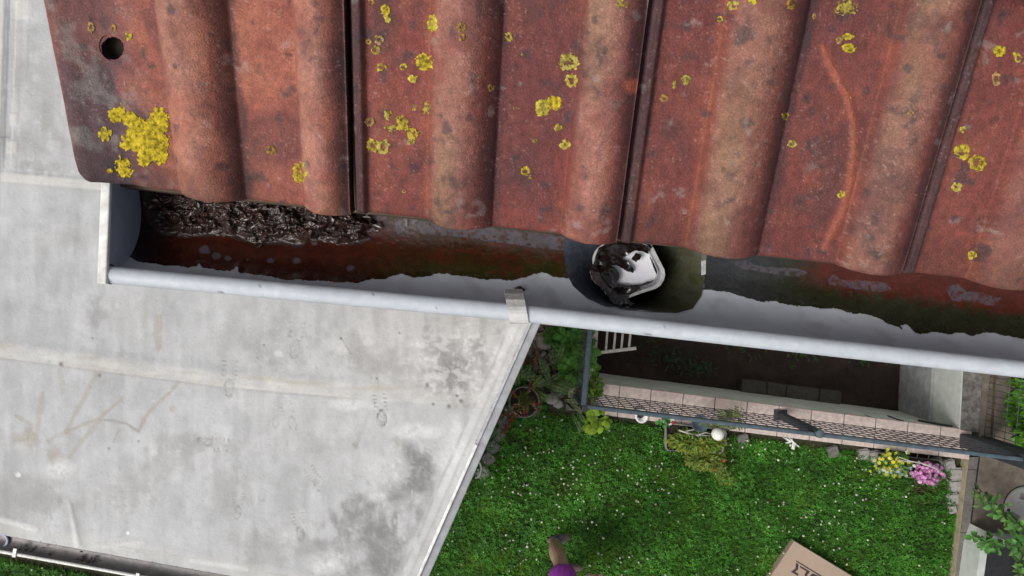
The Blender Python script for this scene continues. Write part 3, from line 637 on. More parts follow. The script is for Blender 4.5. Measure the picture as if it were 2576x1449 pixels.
# ------------------------------------------------------------------ garage with a pale flat roof
DG = 4.7; ZG = CAMZ - DG
IN0, IN1 = (1333, 806), (1040, 1470); OUT0, OUT1 = (1361, 806), (1070, 1470)
def lin(p, q, y): return p[0] + (q[0] - p[0]) * (y - p[1]) / (q[1] - p[1])
ROOFP = [(-160, 1316), (-160, -260), (lin(IN0, IN1, -260), -260), (lin(IN0, IN1, 1540), 1540), (1010, 1526)]
gar = thing('garage', 'flat-roofed garage with stained pale grey membrane roof beside the lawn', 'garage', P(600, 1100, 7.2))
def footprint(X, Y, cx, cy, ang, s=1., k=1.):
    """tread marks of a boot: a ring under the heel and rows of lugs; returns the strength of the dirt"""
    ca, sa = math.cos(ang), math.sin(ang); x = ((X - cx) * ca + (Y - cy) * sa) / s; y = (-(X - cx) * sa + (Y - cy) * ca) / s
    r = np.hypot(x / 11, y / 20) + .16 * (vn(X / 6, Y / 6, 12) - .5); m = sm(.34, .08, np.abs(r - .9)) * (.35 + .65 * sm(.35, .6, vn(X / 5, Y / 5, int(cx))))
    for sx in (-13, 13):
        lug = sm(5.5, 3.5, np.abs(x - sx - .05 * (y + 40))) * sm(.55, .75, np.sin(y * .62) * .5 + .5) * ((y < -18) & (y > -62))
        m = np.maximum(m, lug * .7)
    m = m * (.45 + .55 * sm(.38, .62, fbm(X / 18, Y / 18, int(cx) + int(cy)))); m = np.maximum(m, .35 * sm(1., .6, r) * sm(.4, .6, vn(X / 4, Y / 4, 3)))
    return np.clip(m, 0, 1) * k
def garage_roof():
    X, Y = gridpatch(-160, 1480, -260, 1545, 3.6)
    yl = np.clip(Y, -260, 1545)
    bottom = 1345 + .179 * X
    # slide rim columns on to the edge so the outline is clean
    edge = lin(IN0, IN1, Y); X = np.where(np.abs(X - edge) < 2.0, edge, X); Y = np.where(np.abs(Y - bottom) < 2.0, bottom, Y)
    n0 = fbm(X / 240, Y / 240, 1) - .5; n1 = fbm(X / 80, Y / 70, 2) - .5; n2 = fbm(X / 24, Y / 24, 3) - .5; n3 = fbm(X / 7, Y / 7, 4, 3) - .5
    ns = fbm(X / 16, Y / 90, 6, 4) - .5; nq = fbm(X / 60, Y / 160, 8) - .5
    c = np.array([.45, .455, .465]) * (1 + .22 * n0 + .20 * n1 + .16 * n2 + .10 * n3 + .26 * ns + .2 * nq)[..., None]
    warm = sm(500, 1250, X) * sm(1250, 800, Y); c = c * (1 + warm[..., None] * np.array([.03, .0, -.045]))
    z = .006 * n1 + .003 * n2
    def stain(a, rgb):
        nonlocal c
        a = np.clip(a, 0, 1)[..., None]; c = c * (1 - a) + np.array(rgb) * a
    dirt = (.335, .325, .315); brown = (.37, .345, .31); dk = (.20, .195, .195); cream = (.60, .585, .545); white = (.70, .70, .70); green = (.45, .45, .40)
    def stroke(pts, r, rgb, al, soft=.6):
        d = np.min([segd(X, Y, *pts[i], *pts[i + 1]) for i in range(len(pts) - 1)], 0) + r * 1.0 * n2 + r * .5 * n3
        stain(al * sm(r, r * (1 - soft), d), rgb)
    def blob(x, y, rx, ry, rgb, al):
        d = np.hypot((X - x) / rx, (Y - y) / ry) + 1.1 * n2 + .7 * n1 + .9 * n3 + .9 * ns; stain(min(1, al * 1.35) * sm(1.2, .35, d) * (.55 + .45 * sm(-.2, .15, n3)), rgb)
    # broad mildew
    blob(1041, 1185, 62, 85, dk, .62); blob(1010, 1260, 60, 60, dk, .35); blob(925, 1300, 75, 60, dk, .55); blob(968, 1378, 60, 70, dk, .55); blob(833, 1368, 75, 30, dk, .35)
    blob(870, 1440, 80, 40, dk, .35); blob(1145, 940, 62, 60, dk, .55); blob(1205, 880, 45, 30, dk, .5); blob(1090, 880, 40, 34, dk, .28); blob(1180, 1010, 70, 20, dk, .4)
    blob(960, 905, 60, 40, dk, .25); blob(900, 870, 50, 40, dk, .2); blob(240, 800, 26, 70, dk, .32); blob(60, 1260, 110, 60, dirt, .5); blob(330, 1240, 70, 60, dirt, .4); blob(500, 1120, 140, 30, dirt, .45); blob(670, 1370, 90, 50, dirt, .45)
    blob(430, 1160, 50, 40, dirt, .35); blob(560, 1230, 60, 60, dirt, .3); blob(100, 425, 70, 28, dk, .4); blob(110, 230, 60, 120, dirt, .35); blob(90, 350, 60, 70, dirt, .45); blob(560, 850, 80, 40, dirt, .3); blob(720, 870, 60, 90, dirt, .3); blob(320, 790, 60, 60, dirt, .25); blob(1010, 930, 90, 30, dirt, .4); blob(860, 1120, 60, 30, dirt, .25); blob(180, 600, 120, 40, dirt, .15)
    # bright scuffs
    for (x, y, rx, ry) in ((1045, 865, 30, 16), (1070, 905, 34, 20), (1240, 880, 30, 30), (1290, 850, 24, 24), (1070, 1085, 90, 22), (1120, 1180, 26, 90), (1000, 1180, 26, 44), (950, 1250, 30, 16), (1150, 1150, 30, 100), (1260, 965, 22, 50), (830, 1420, 60, 30), (880, 1020, 80, 14), (150, 1180, 50, 26), (860, 880, 16, 12), (700, 890, 12, 8), (930, 860, 20, 16), (1195, 960, 20, 60)):
        blob(x, y, rx, ry, white, .55)
    # streaks of old dirt, drag marks
    stroke([(398, 800), (398, 876)], 13, brown, .75, .35); stroke([(244, 939), (166, 1086)], 9, brown, .7); stroke([(306, 1005), (250, 1052), (166, 1086)], 6, brown, .85); stroke([(250, 1055), (175, 1149)], 9, brown, .65)
    stroke([(250, 1056), (288, 1058), (322, 1068), (348, 1086)], 5, dirt, .95); stroke([(348, 1082), (375, 1036), (428, 986), (450, 960)], 6, brown, .8); stroke([(166, 1086), (120, 1110)], 10, brown, .5)
    blob(75, 1105, 36, 36, brown, .8); blob(137, 1145, 22, 24, brown, .7); stroke([(106, 990), (94, 1080)], 9, brown, .6); stroke([(40, 1046), (76, 1066)], 6, brown, .7); stroke([(150, 930), (158, 985)], 9, brown, .55); blob(433, 1030, 9, 12, brown, .6)
    stroke([(300, 1080), (285, 1112)], 4, dirt, .6); blob(1005, 1112, 18, 14, brown, .4); stroke([(930, 1040), (895, 1118)], 7, dirt, .35); blob(895, 1118, 10, 10, dirt, .7); stroke([(858, 850), (884, 890)], 2.5, dk, .5)
    # welded laps of the sheet
    seam = lambda x: np.interp(x, [-160, 12, 559, 750, 900, 1240], [890, 903, 975, 992, 1004, 1022])
    ds = Y - seam(X); fade = sm(960, 820, X)
    stain(.62 * sm(-46, -26, ds + 14 * n2 + 8 * n1) * (1 - sm(-5, 1, ds)) * (1 - .6 * sm(700, 1000, X)) * (.45 + .55 * sm(.38, .6, fbm(X / 70, Y / 20, 141))), cream); stain(.5 * sm(-42, -33, ds) * (1 - sm(-29, -18, ds)) * sm(.48, .66, fbm(X / 110, Y / 14, 9)), (.40, .365, .305))
    stain(.4 * (1 - sm(1, 9, np.abs(ds + 8))) * sm(.58, .72, fbm(X / 110, Y / 8, 19)), (.44, .385, .32))
    stain(.5 * (1 - sm(.8, 5.2, np.abs(ds))) * fade, (.27, .26, .25)); z = z + .006 * (1 - sm(-3, 1, ds)) * sm(-60, -35, ds)
    s2 = lambda x: 455 + .09 * x; d2 = Y - s2(X); left = sm(420, 300, X)
    stain(.6 * sm(-26, -18, d2) * (1 - sm(-3, 1, d2)) * left, cream); stain(.35 * (1 - sm(.8, 5, np.abs(d2 - 4))) * left, (.3, .29, .28)); z = z + .006 * sm(-28, -20, d2) * (1 - sm(0, 4, d2)) * left
    for xv, w, rgb, al, yy in ((24, 4, dk, .55, 430), (42, 3, cream, .7, 430), (8, 5, cream, .6, 345), (75, 2, (.33, .32, .31), .6, 200), (16, 3, dirt, .6, 900), (56, 5, dirt, .3, 300)):
        dd = np.abs(X - (xv - .035 * Y * (1 if Y is not None else 0))); stain(al * (1 - sm(w * .4, w, dd + 1.5 * n3)) * sm(yy, yy - 12, Y), rgb)
    z = z + .010 * sm(26, 10, X + .035 * Y) * sm(440, 400, Y); stain(.4 * sm(14, 6, X + .035 * Y) * sm(360, 340, Y), cream); stain(.55 * (1 - sm(1, 3, np.abs(Y - 345))) * (X < 24), dk)
    for (x, y, w, hh) in ((60, 22, 22, 26), (30, 370, 14, 16), (34, 300, 10, 14)):
        m_ = np.maximum(np.abs(X - x) / w, np.abs(Y - y) / hh); stain(.5 * (1 - sm(.85, 1.05, m_)), cream); z = z + .004 * (1 - sm(.85, 1.05, m_))
    # gutter-side lap and blisters
    db = bottom - Y; stain(.30 * sm(46, 30, db + 10 * n2) * (1 - sm(8, 2, db) * .3), cream); stain(.4 * (1 - sm(.6, 2.4, np.abs(db - 26 + 8 * n1))) * sm(.5, .65, fbm(X / 90, Y / 90, 40)), dirt)
    cr = segd(X, Y, 175, 1265, 197, 1370); cr = cr + 4 * (1 - sm(1262, 1330, Y)); stain(.5 * sm(8, 1, cr), white); stain(.3 * sm(10, 3, np.abs(segd(X, Y, 186, 1275, 211, 1370) - 2)), dirt); z = z + .007 * sm(13, 0, cr)
    cr = segd(X, Y, 262, 1374, 360, 1362); stain(.3 * sm(9, 1, cr), white); z = z + .004 * sm(14, 0, cr); cr = segd(X, Y, -20, 1300, 90, 1330); stain(.5 * sm(11, 3, cr), white); z = z + .005 * sm(14, 0, cr)
    cr = segd(X, Y, 480, 1410, 620, 1432); stain(.5 * sm(9, 2, cr), white)
    blob(152, 1262, 9, 9, dirt, .8); blob(323, 1341, 5, 4, (.85, .85, .85), 1.); blob(45, 1194, 6, 5, white, .9)
    blob(1180, 900, 130, 90, dk, .26); blob(960, 880, 130, 60, dirt, .35); blob(1080, 1240, 110, 110, dk, .2)
    # flaking patch by the house
    mk = sm(1.1, .5, np.hypot((X - 1150) / 170, (Y - 920) / 110) + .9 * n2); fl = fbm(X / 13 + 3 * n2, Y / 11, 91, 3)
    stain(.42 * mk * sm(.52, .68, fl), (.72, .71, .70)); stain(.42 * mk * sm(.46, .36, fl) * sm(.42, .6, fbm(X / 60, Y / 60, 92)), (.21, .2, .195)); z = z + .004 * mk * (fl - .5)
    mk = sm(1.1, .5, np.hypot((X - 960) / 190, (Y - 1350) / 120) + .9 * n2); stain(.4 * mk * sm(.54, .36, fbm(X / 15, Y / 22, 93, 3)), dk)
    # side strip along the trim
    de = lin(IN0, IN1, Y) - X; stain(.5 * sm(.0, 4, de) * (1 - sm(44, 60, de + 14 * n2)), (.56, .56, .565)); stain(.4 * (1 - sm(.8, 6.0, np.abs(de - 44 + 16 * n1))) * sm(.35, .55, fbm(X / 40, Y / 40, 44)), (.25, .245, .24)); stain(.3 * (1 - sm(.8, 5.5, np.abs(de - 19))), (.29, .285, .28))
    z = z + .012 * sm(46, 20, de)
    # speckle and prints
    sp = sm(.80, .86, vn(X / 5, Y / 5, 71)) * sm(.52, .68, fbm(X / 60, Y / 60, 72)); stain(.22 * sp, dk); sp = sm(.86, .92, vn(X / 4.5, Y / 4.5, 73)) * sm(.5, .66, fbm(X / 70, Y / 50, 74)); stain(.2 * sp, (.7, .7, .7))
    spk = np.zeros_like(X)
    for (x, y, r) in ((233, 850, 3), (664, 868, 3), (648, 900, 2), (858, 851, 4), (274, 1128, 3), (349, 1110, 3), (560, 730, 4), (1075, 968, 5), (1160, 1008, 5), (1130, 1022, 5), (1090, 1016, 4), (948, 952, 3), (155, 916, 6), (250, 944, 4), (1150, 995, 4), (1005, 838, 3)):
        spk = np.maximum(spk, sm(r * 1.4, r * .5, np.hypot(X - x, Y - y)))
    stain(.8 * spk, (.14, .13, .12))
    for (x, y, a, s, k) in ((742, 878, .1, 1.15, .75), (577, 975, .06, 1.15, .7), (736, 1064, -.35, .95, .6), (694, 1060, .2, .8, .45), (515, 1110, 1.75, 1.0, .8), (597, 1289, .1, .85, .85), (756, 1342, -.12, .9, .95), (800, 1220, -.5, .85, .9), (961, 1050, -.1, 1.0, 1.2), (612, 1210, .1, .8, .35), (660, 1245, .3, .8, .3), (880, 1230, 2.6, .8, .3)):
        fp = footprint(X, Y, x, y, a, s, k); stain(.9 * fp, (.20, .195, .185)); z = z - .004 * fp
        fp2 = footprint(X + 2.2, Y + 2.2, x, y, a, s, k); stain(.35 * np.clip(fp2 - fp, 0, 1), white)
    keep = inpoly(cells(X), cells(Y), ROOFP) & (cells(X) < cells(edge)) & (cells(Y) < cells(bottom))
    pos = P(X, Y, DG) + np.stack([0 * z, 0 * z, z], -1)
    V, F, C = compact(pos.reshape(-1, 3), gridfaces(keep), np.clip(c, .02, .86).reshape(-1, 3))
    return meshobj('roof', V, F, M['membrane'], gar, C, True)
groof = garage_roof()
# edge trim along the lawn side: a low sloping profile with a drip face
q = MB(); pr = [(0., .018), (.006, .026), (.016, .026), (.022, .012), (.068, .0), (.072, -.004), (.072, -.075), (.066, -.075)]
A = Vector(P(*IN0, DG)); B = Vector(P(lin(IN0, IN1, 1540), 1540, DG)); A = A + (A - B).normalized() * .5; d_ = (B - A).normalized(); nv = d_.cross(Vector((0, 0, 1))) * -1
if nv.x < 0: nv = -nv
V = [A + nv * w + Vector((0, 0, zz)) for w, zz in pr] + [B + nv * w + Vector((0, 0, zz)) for w, zz in pr]; n = len(pr)
q.add(V, [(i, i + 1, i + 1 + n, i + n) for i in range(n - 1)]); trim = q.build('edge_trim', M['trim'], gar)
q = MB(); q.bar(Vector(P(1199, 1116, DG)) + Vector((0, 0, .024)), Vector(P(lin((1199, 1116), (1052, 1449), 1535), 1535, DG)) + Vector((0, 0, .024)), .02, .022); bev(q.build('lath', M['lath'], gar), .004)
wl0 = A + nv * .03; wl1 = B + nv * .03; wl2 = Vector(P(-160, 1316, DG)); q = MB()
q.prism([(wl0.x, wl0.y, ZG - .03), (wl1.x, wl1.y, ZG - .03), (P(1010, 1518, DG)[0], P(1010, 1518, DG)[1], ZG - .03), (wl2.x, wl2.y, ZG - .03), (wl2.x, 2.4, ZG - .03), (wl0.x + .35, 2.4, ZG - .03)], ZG - .03 + .1)
q.build('wall', M['render'], gar)
q = MB(); q.tube([P(1197 + 13 * math.cos(t), 1180 + 22 * math.sin(t), 4.95) for t in np.linspace(-1.9, 1.7, 14)], .006, 7); q.build('cable_loop', M['whiteplastic'], gar, True)
for (xa, ya_, xb_, yb_) in ((1250, 1030, 1246, 1046), (1288, 958, 1283, 970)):
    q = MB(); q.bar(P(xa, ya_, 4.74), P(xb_, yb_, 4.74), .008); q.build('trim_nail', M['black'], gar)
# its own small gutter along the low side
g2 = thing('garage_gutter', 'dark narrow half-round gutter along the low edge of the garage roof', 'gutter', P(200, 1420, 4.72))
ga, gb = Vector(P(-170, 1345 + .179 * -170, DG)), Vector(P(1020, 1345 + .179 * 1020, DG)); gd = (gb - ga).normalized(); gn = Vector((gd.y, -gd.x, 0)); gn = gn if gn.y < 0 else -gn
V = []; F = []; na = 20
stn = 60
for i in range(stn):
    p = ga.lerp(gb, i / (stn - 1))
    for k in range(na):
        t = math.pi * k / (na - 1); V.append(p + gn * (.052 - .062 * math.cos(t)) + Vector((0, 0, -.028 - .05 * math.sin(t))))
for i in range(stn - 1):
    for k in range(na - 1): F.append((i * na + k, (i + 1) * na + k, (i + 1) * na + k + 1, i * na + k + 1))
meshobj('trough', V, F, M['gutter2'], g2, None, True)
q = MB(); q.tube([ga + gn * .12 + Vector((0, 0, -.024)), gb + gn * .12 + Vector((0, 0, -.024))], .0105, 12); q.build('front_bead', M['cap_white'], g2, True)
for (x, y) in ((36, 1393), (345, 1455)):
    q = MB(); c0 = Vector(P(x, y, 4.71)); q.bar(c0 - gn * .035, c0 + gn * .022, .022, .006); q.bar(c0 + gn * .018, c0 + gn * .022 - Vector((0, 0, .03)), .022, .006); q.build('bracket', M['alu'], g2)
q = MB(); rnd = random.Random(8)
for (x, y, sp, n_) in ((58, 1388, 16, 26), (218, 1410, 15, 26), (202, 1405, 5, 10), (128, 1394, 3, 3)):
    for i in range(n_):
        c0 = P(x + rnd.gauss(0, sp), y + rnd.gauss(0, sp * .45), 4.755); q.add(*ball(c0, rnd.uniform(.004, .012), rnd.uniform(.003, .008), .003, 7, 4, .3, rnd))
tag(q.build('leaf_crumbs', M['mush'], None, True), 'black leaf crumbs scattered in the narrow garage gutter', 'leaf crumbs', None, 'stuff')
q = MB(); q.lathe([(.05, 0), (.05, .006), (.036, .006), (.034, -.05), (0, -.05)], P(3, 1360, 4.765), 24); q.build('outlet', M['cap_blue'], g2, True)


# ------------------------------------------------------------------ ground, pit, kerb, paving
HC_ = .12                                                  # height of the coping over the lawn
def gl(a, b, x): return a[1] + (b[1] - a[1]) * (x - a[0]) / (b[0] - a[0])
IA, IB = (1496, 962), (2448, 1083); OA, OB = (1490, 1041), (2442, 1157)
pitq = [G(1500, 640, 0), G(1500, 975, 0), G(2440, 1092, 0), G(2440, 640, 0)]
big = [(-40, 40, 0), (-40, -40, 0), (40, -40, 0), (40, 40, 0)]
V = [tuple(p) for p in pitq] + big
tag(meshobj('ground', V, [(0, 4, 5, 1), (1, 5, 6, 2), (2, 6, 7, 3), (3, 7, 4, 0)], M['soil']), kind='structure')
V = [G(x, y, 0) * np.array([1, 1, 0]) + np.array([0, 0, -.95]) for x, y in ((1440, 620), (1440, 1000), (2520, 1130), (2520, 620))]
X, Y = gridpatch(1420, 2520, 600, 1120, 8); Zp = -.95 + .05 * (fbm(X / 60, Y / 60, 5) - .5) + .03 * (fbm(X / 16, Y / 16, 6) - .5)
V, F = compact(P(X, Y, CAMZ + .95).reshape(-1, 3) * np.array([1, 1, 0]) + np.stack([0 * Zp, 0 * Zp, Zp], -1).reshape(-1, 3), gridfaces(np.ones((X.shape[0] - 1, X.shape[1] - 1), bool)))
tag(meshobj('pit_floor', V, F, M['pit'], None, None, True), kind='structure')
KL = [(2418, 1150), (2385, 1500)]; KM = [(2439, 1150), (2397, 1500)]; KR = [(2463, 1150), (2419, 1500)]
KH = .11
pv = [G(*KR[0], KH - .004), G(*KR[1], KH - .004), G(3100, 1500, KH - .004), G(3100, 700, KH - .004), G(2470, 700, KH - .004)]
tag(meshobj('path', pv + [(p[0], p[1], .002) for p in pv], [(0, 1, 2, 3, 4)] + [(i, i + 5, (i + 1) % 5 + 5, (i + 1) % 5) for i in range(5)], M['paving']), kind='structure')
kb = thing('kerb', 'long concrete kerb with yellowed side between lawn and brown paving', 'kerb', G(2420, 1400))
q = MB(); t0 = np.array([G(*KM[0], KH), G(*KM[1], KH)]); r0 = np.array([G(*KR[0], KH), G(*KR[1], KH)])
cut = .09
for a, b in ((0., cut - .004), (cut, .54), (.543, 1.)):
    la, lb = t0[0] * (1 - a) + t0[1] * a, t0[0] * (1 - b) + t0[1] * b; ra, rb = r0[0] * (1 - a) + r0[1] * a, r0[0] * (1 - b) + r0[1] * b
    q.prism([la, lb, rb, ra], .13)
q.build('kerb_top', M['kerbtop'], kb)
q = MB(); a, b = t0[0], t0[1]; dn = np.array([-.004, 0, 0])
q.prism([a + dn, b + dn, b + dn * 2.5, a + dn * 2.5], .125); q.build('kerb_face', M['kerbface'], kb)
q = MB(); a0 = G(*KR[0], KH); a1 = G(*KR[1], KH); w = np.array([.006, 0, 0]); q.prism([a0 - w, a1 - w, a1 + w, a0 + w], .004); 
q.build('kerb_joint', M['dark'], kb).location.z += .0035

# light well: retaining wall with pink coping stones
lw = thing('light_well', 'sunken light well with whitewashed walls and pink coping stones beside the lawn', 'light well', G(1900, 1070))
q = MB()
i0, i1 = G(*IA, HC_), G(*IB, HC_)
V = [i0, i1, i1 * [1, 1, 0] + [0, 0, -1.0], i0 * [1, 1, 0] + [0, 0, -1.0]]
o0, o1 = G(*OA, HC_), G(*OB, HC_); dz = np.array([0, 0, -.055]); 
sh = (i0 - o0) / np.linalg.norm(i0 - o0) * .012
q.prism([i0 + dz - sh, o0 + dz + sh * 1.5, o1 + dz + sh * 1.5, i1 + dz - sh], 1.06); q.build('front_wall', M['wallwhite'], lw)
li0, li1, lo0, lo1 = G(1513, 700, HC_), G(1497, 961, HC_), G(1493, 700, HC_), G(1477, 961, HC_)
q = MB(); s = np.array([.008, 0, 0]); q.prism([li0 + dz - s, lo0 + dz + s, lo1 + dz + s, li1 + dz - s], 1.06); q.build('side_wall', M['wallwhite'], lw)
edges = [1492, 1560, 1639, 1720, 1800, 1881, 1961, 2043, 2125, 2205, 2286, 2368, 2446]
for k in range(len(edges) - 1):
    a, b = edges[k] + .9, edges[k + 1] - .9; q = MB()
    oa, ob = a - 6.5, b - 6.5
    q.prism([G(a, gl(IA, IB, a), HC_), G(oa, gl(OA, OB, oa), HC_), G(ob, gl(OA, OB, ob), HC_), G(b, gl(IA, IB, b), HC_)], .055); bev(q.build('coping_stone', M['coping'], lw), .006)
q = MB()
q.prism([G(1494, gl(IA, IB, 1494) + .6, HC_ - .006), G(1488, gl(OA, OB, 1488) - .6, HC_ - .006), G(2438, gl(OA, OB, 2438) - .6, HC_ - .006), G(2444, gl(IA, IB, 2444) + .6, HC_ - .006)], .045); q.build('mortar_bed', M['mortar'], lw)
for (ya, yb) in ((700, 800), (801.5, 878), (879.5, 959)):
    f = lambda y, a: (a[0] + (a[1] - a[0]) * (y - 700) / 261)
    q = MB(); q.prism([G(f(ya, (1513, 1497)), ya, HC_), G(f(ya, (1491, 1476)), ya, HC_), G(f(yb, (1491, 1476)), yb, HC_), G(f(yb, (1513, 1497)), yb, HC_)], .055); bev(q.build('coping_stone', M['coping'], lw), .006)
# far end: damp lower wall, pale panel above it, rough concrete crown
def wallstrip(xa, ya, xb, yb, h0, h1, name, mat, th):
    a0, b0 = G(xa, ya, h1), G(xb, yb, h1); q = MB(); t = np.array([th, 0, 0])
    q.prism([a0, b0, b0 + t, a0 + t], h1 - h0); return q.build(name, mat, lw)
wallstrip(2432, 690, 2412, 1086, -1.0, HC_ - .01, 'pale_panel', M['insul'], .05).location = (0, 0, 0)
wallstrip(2357, 690, 2336, 1088, -1.0, -.34, 'lower_wall', M['wallgrey'], .03)
q = MB(); q.prism([G(2437, 690, HC_), G(2417, 1082, HC_), G(2463, 1088, HC_), G(2484, 690, HC_)], .4); q.build('concrete_crown', M['concrete'], lw)
for (xa, ya, xb, yb, ha, hb) in ((2117, 1024, 2192, 1051, -.86, .04), (2234, 1047, 2273, 1060, -.27, .06), (2309, 1057, 2431, 1078, -.15, .06)):
    q = MB(); q.tube([G(xa, ya, ha), G((xa + xb) / 2, (ya + yb) / 2 + 1, (ha + hb) / 2), G(xb, yb, hb)], .011, 6); q.build('cable', M['black'], lw)

# earth strip and rotten board past the crown
q = MB(); q.prism([G(2468, 700, .04), G(2462, 1095, .04), G(2512, 1105, .04), G(2520, 700, .04)], .05)
tag(q.build('bare_soil', M['concrete']), kind='structure')
q = MB(); q.bar(G(2503, 800, .06), G(2484, 1130, .06), .025, .1); q.bar(G(2512, 900, .05), G(2494, 1135, .05), .02, .06); tag(bev(q.build('edging_board', M['wood']), .004), 'rotten brown edging boards between dirty concrete and the hedge', 'board')

# dark pavers on the pit floor
pvx = [(1868, 1930), (1932, 1978), (1980, 2062), (2064, 2118)]
for k, (a, b) in enumerate(pvx):
    q = MB(); yt = lambda x: 954 + .128 * (x - 1868); h = -.86
    q.prism([G(a, yt(a), h), G(a - 3, yt(a) + 34, h), G(b - 3, yt(b) + 34, h), G(b, yt(b), h)], .1)
    o = bev(q.build('paving_block', M['paver']), .008)
    tag(o, ['leftmost sooty paving block on the pit floor', 'narrow sooty paving block second from the left in the pit', 'longest sooty paving block in the pit row', 'sooty paving block at the right end of the pit row'][k], 'paver', 'sooty paving blocks on the pit floor')
# steel grille over the house end of the pit
gr = thing('grille', 'pale steel grille of upright bars at the top left of the pit', 'grille', G(1545, 860))
q = MB(); q.bar(G(1500, 888, .05), G(1600, 876, .05), .03, .03); q.build('bottom_rail', M['grille'], gr)
for xa, xb in ((1528, 1524), (1549, 1544), (1568, 1563), (1588, 1582)):
    q = MB(); q.bar(G(xa + 4, 780, .05), G(xb, 880 - .1 * (xb - 1524), .05), .02, .02); q.build('bar', M['grille'], gr)

# ------------------------------------------------------------------ fences
def wires(q, A, B, H, nv, nh, r, skew=0.):
    A = Vector(A); B = Vector(B); up = Vector((0, 0, H))
    for i in range(nv + 1):
        a = A.lerp(B, i / nv); q.tube([a, a + up], r, 4, cap=False)
    for k in range(nh + 1):
        z = Vector((0, 0, H * k / nh)); q.tube([A + z, B + z], r * 1.1, 4, cap=False)
FH = .86
fa, fb = G(1446, 986, HC_), G(2440, 1106, HC_)
fr_ = thing('fence', 'low steel mesh fence with dark blue top rail along the front coping', 'fence', G(1960, 1050, HC_))
q = MB(); wires(q, fa, fb, FH - .02, 40, 7, .0042); q.build('wire_mesh', M['wire'], fr_)
q = MB(); up = np.array([0, 0, FH]); q.bar(fa + up, fb + up, .036, .03); bev(q.build('top_rail', M['railm'], fr_), .012)
q = MB(); q.tube([fa + up * .955, fb + up * .955], .011, 6); q.tube([fa + up * .90, fb + up * .90], .008, 6); q.build('upper_wires', M['fence'], fr_)
pb = G(1963, 1044, HC_); q = MB(); q.bar(pb, pb + np.array([0, 0, FH + .06]), .062, .062); po = bev(q.build('post', M['fence'], fr_), .006)
q = MB(); q.bar(pb, pb + np.array([0, 0, .012]), .13, .11); bev(q.build('base_plate', M['wire'], po), .003)
q = MB(); q.lathe([(0, .05), (.026, .048), (.037, .04), (.037, .016), (.03, .0)], pb + np.array([0, 0, FH + .02]), 16); q.build('post_cap', M['railm'], po, True)
pb = G(1446, 986, 0); q = MB(); q.bar(pb, pb + np.array([0, 0, FH + .14]), .05, .05); bev(q.build('post', M['fence'], fr_), .006)
pb = G(2428, 1108, HC_); q = MB(); q.bar(pb - np.array([0, 0, .1]), pb + np.array([0, 0, FH + .05]), .11, .13); bev(q.build('post', M['fence'], fr_), .008)
la, lb = G(1466, 750, HC_), G(1446, 984, HC_)
fl = thing('fence', 'short side fence with one dark rail running past the green fern', 'fence', lb)
q = MB(); wires(q, la, lb, FH - .02, 10, 7, .0026); q.build('wire_mesh', M['wire'], fl)
q = MB(); q.bar(la + up, lb + up, .05, .04); bev(q.build('top_rail', M['railm'], fl), .012)
ra, rb = G(2494, 760, KH), G(2460, 1104, KH)
f3 = thing('fence', 'tall mesh fence standing in front of the bright green hedge', 'fence', rb)
q = MB(); wires(q, ra + np.array([.06, 0, 0]), rb + np.array([.06, 0, 0]), 1.3, 22, 9, .0035); q.build('wire_mesh', M['fence'], f3)
q = MB(); q.bar(rb + np.array([.06, 0, 0]), rb + np.array([.06, 0, 1.35]), .06, .06); bev(q.build('post', M['fence'], f3), .006)

# ------------------------------------------------------------------ plants
def leafblade(q, p, d, up, L, W, c, fold=.25, droop=.0):
    """one pointed leaf: base p, direction d, surface normal about up"""
    d = d.normalized(); s = d.cross(up); s = s.normalized() if s.length > 1e-4 else Vector((1, 0, 0)); n = s.cross(d)
    a = p + d * L * .35 - n * droop * L * .1; b = p + d * L * .72 - n * droop * L * .35; e = p + d * L - n * droop * L * .8; f = n * fold * W
    q.add([p, a + s * W * .5 + f, a, a - s * W * .5 + f, b + s * W * .42 + f, b, b - s * W * .42 + f, e], [(0, 2, 1), (0, 3, 2), (1, 2, 5, 4), (2, 3, 6, 5), (4, 5, 7), (5, 6, 7)], c)
def rc(rnd, c, v=.3):
    k = 1 + rnd.uniform(-v, v); g = rnd.uniform(-.08, .08); return (c[0] * k * (1 + g), c[1] * k, c[2] * k * (1 - g))
def fronds(base, n, L, rise, leaf, leafw, pairs, c, seed, spread=1., az=None, c2=None, mixk=.3):
    rnd = random.Random(seed); q = MB(); st = MB(); base = Vector(base)
    for i in range(n):
        t = rnd.uniform(*(az or (0, 2 * math.pi))); l = L * rnd.uniform(.55, 1.05); o = Vector((math.cos(t), math.sin(t), 0)); r = rise * rnd.uniform(.6, 1.2)
        b0 = base + Vector((rnd.gauss(0, L * .1 * spread), rnd.gauss(0, L * .1 * spread), 0)); pts = []
        for k in range(7):
            u = k / 6; pts.append(b0 + o * l * (u ** 1.1) + Vector((0, 0, r * (1.6 * u - 1.0 * u * u))))
        st.tube(pts, [.004 * (1 - .75 * k / 6) for k in range(7)], 4)
        for k in range(pairs):
            u = .18 + .82 * k / pairs; j = min(5, int(u * 6)); p = pts[j].lerp(pts[j + 1], u * 6 - j); d = (pts[j + 1] - pts[j]).normalized(); s = d.cross(Vector((0, 0, 1))).normalized()
            sz = leaf * math.sin(math.pi * min(1, .25 + .75 * (1 - u))) * rnd.uniform(.8, 1.2)
            cc = rc(rnd, c2 if (c2 and rnd.random() < mixk) else c)
            for sg in (-1, 1): leafblade(q, p, (s * sg + d * .55 + Vector((0, 0, rnd.uniform(-.2, .3)))), Vector((0, 0, 1)) + d * rnd.uniform(-.3, .3), sz, leafw * rnd.uniform(.8, 1.2), cc)
    return q, st
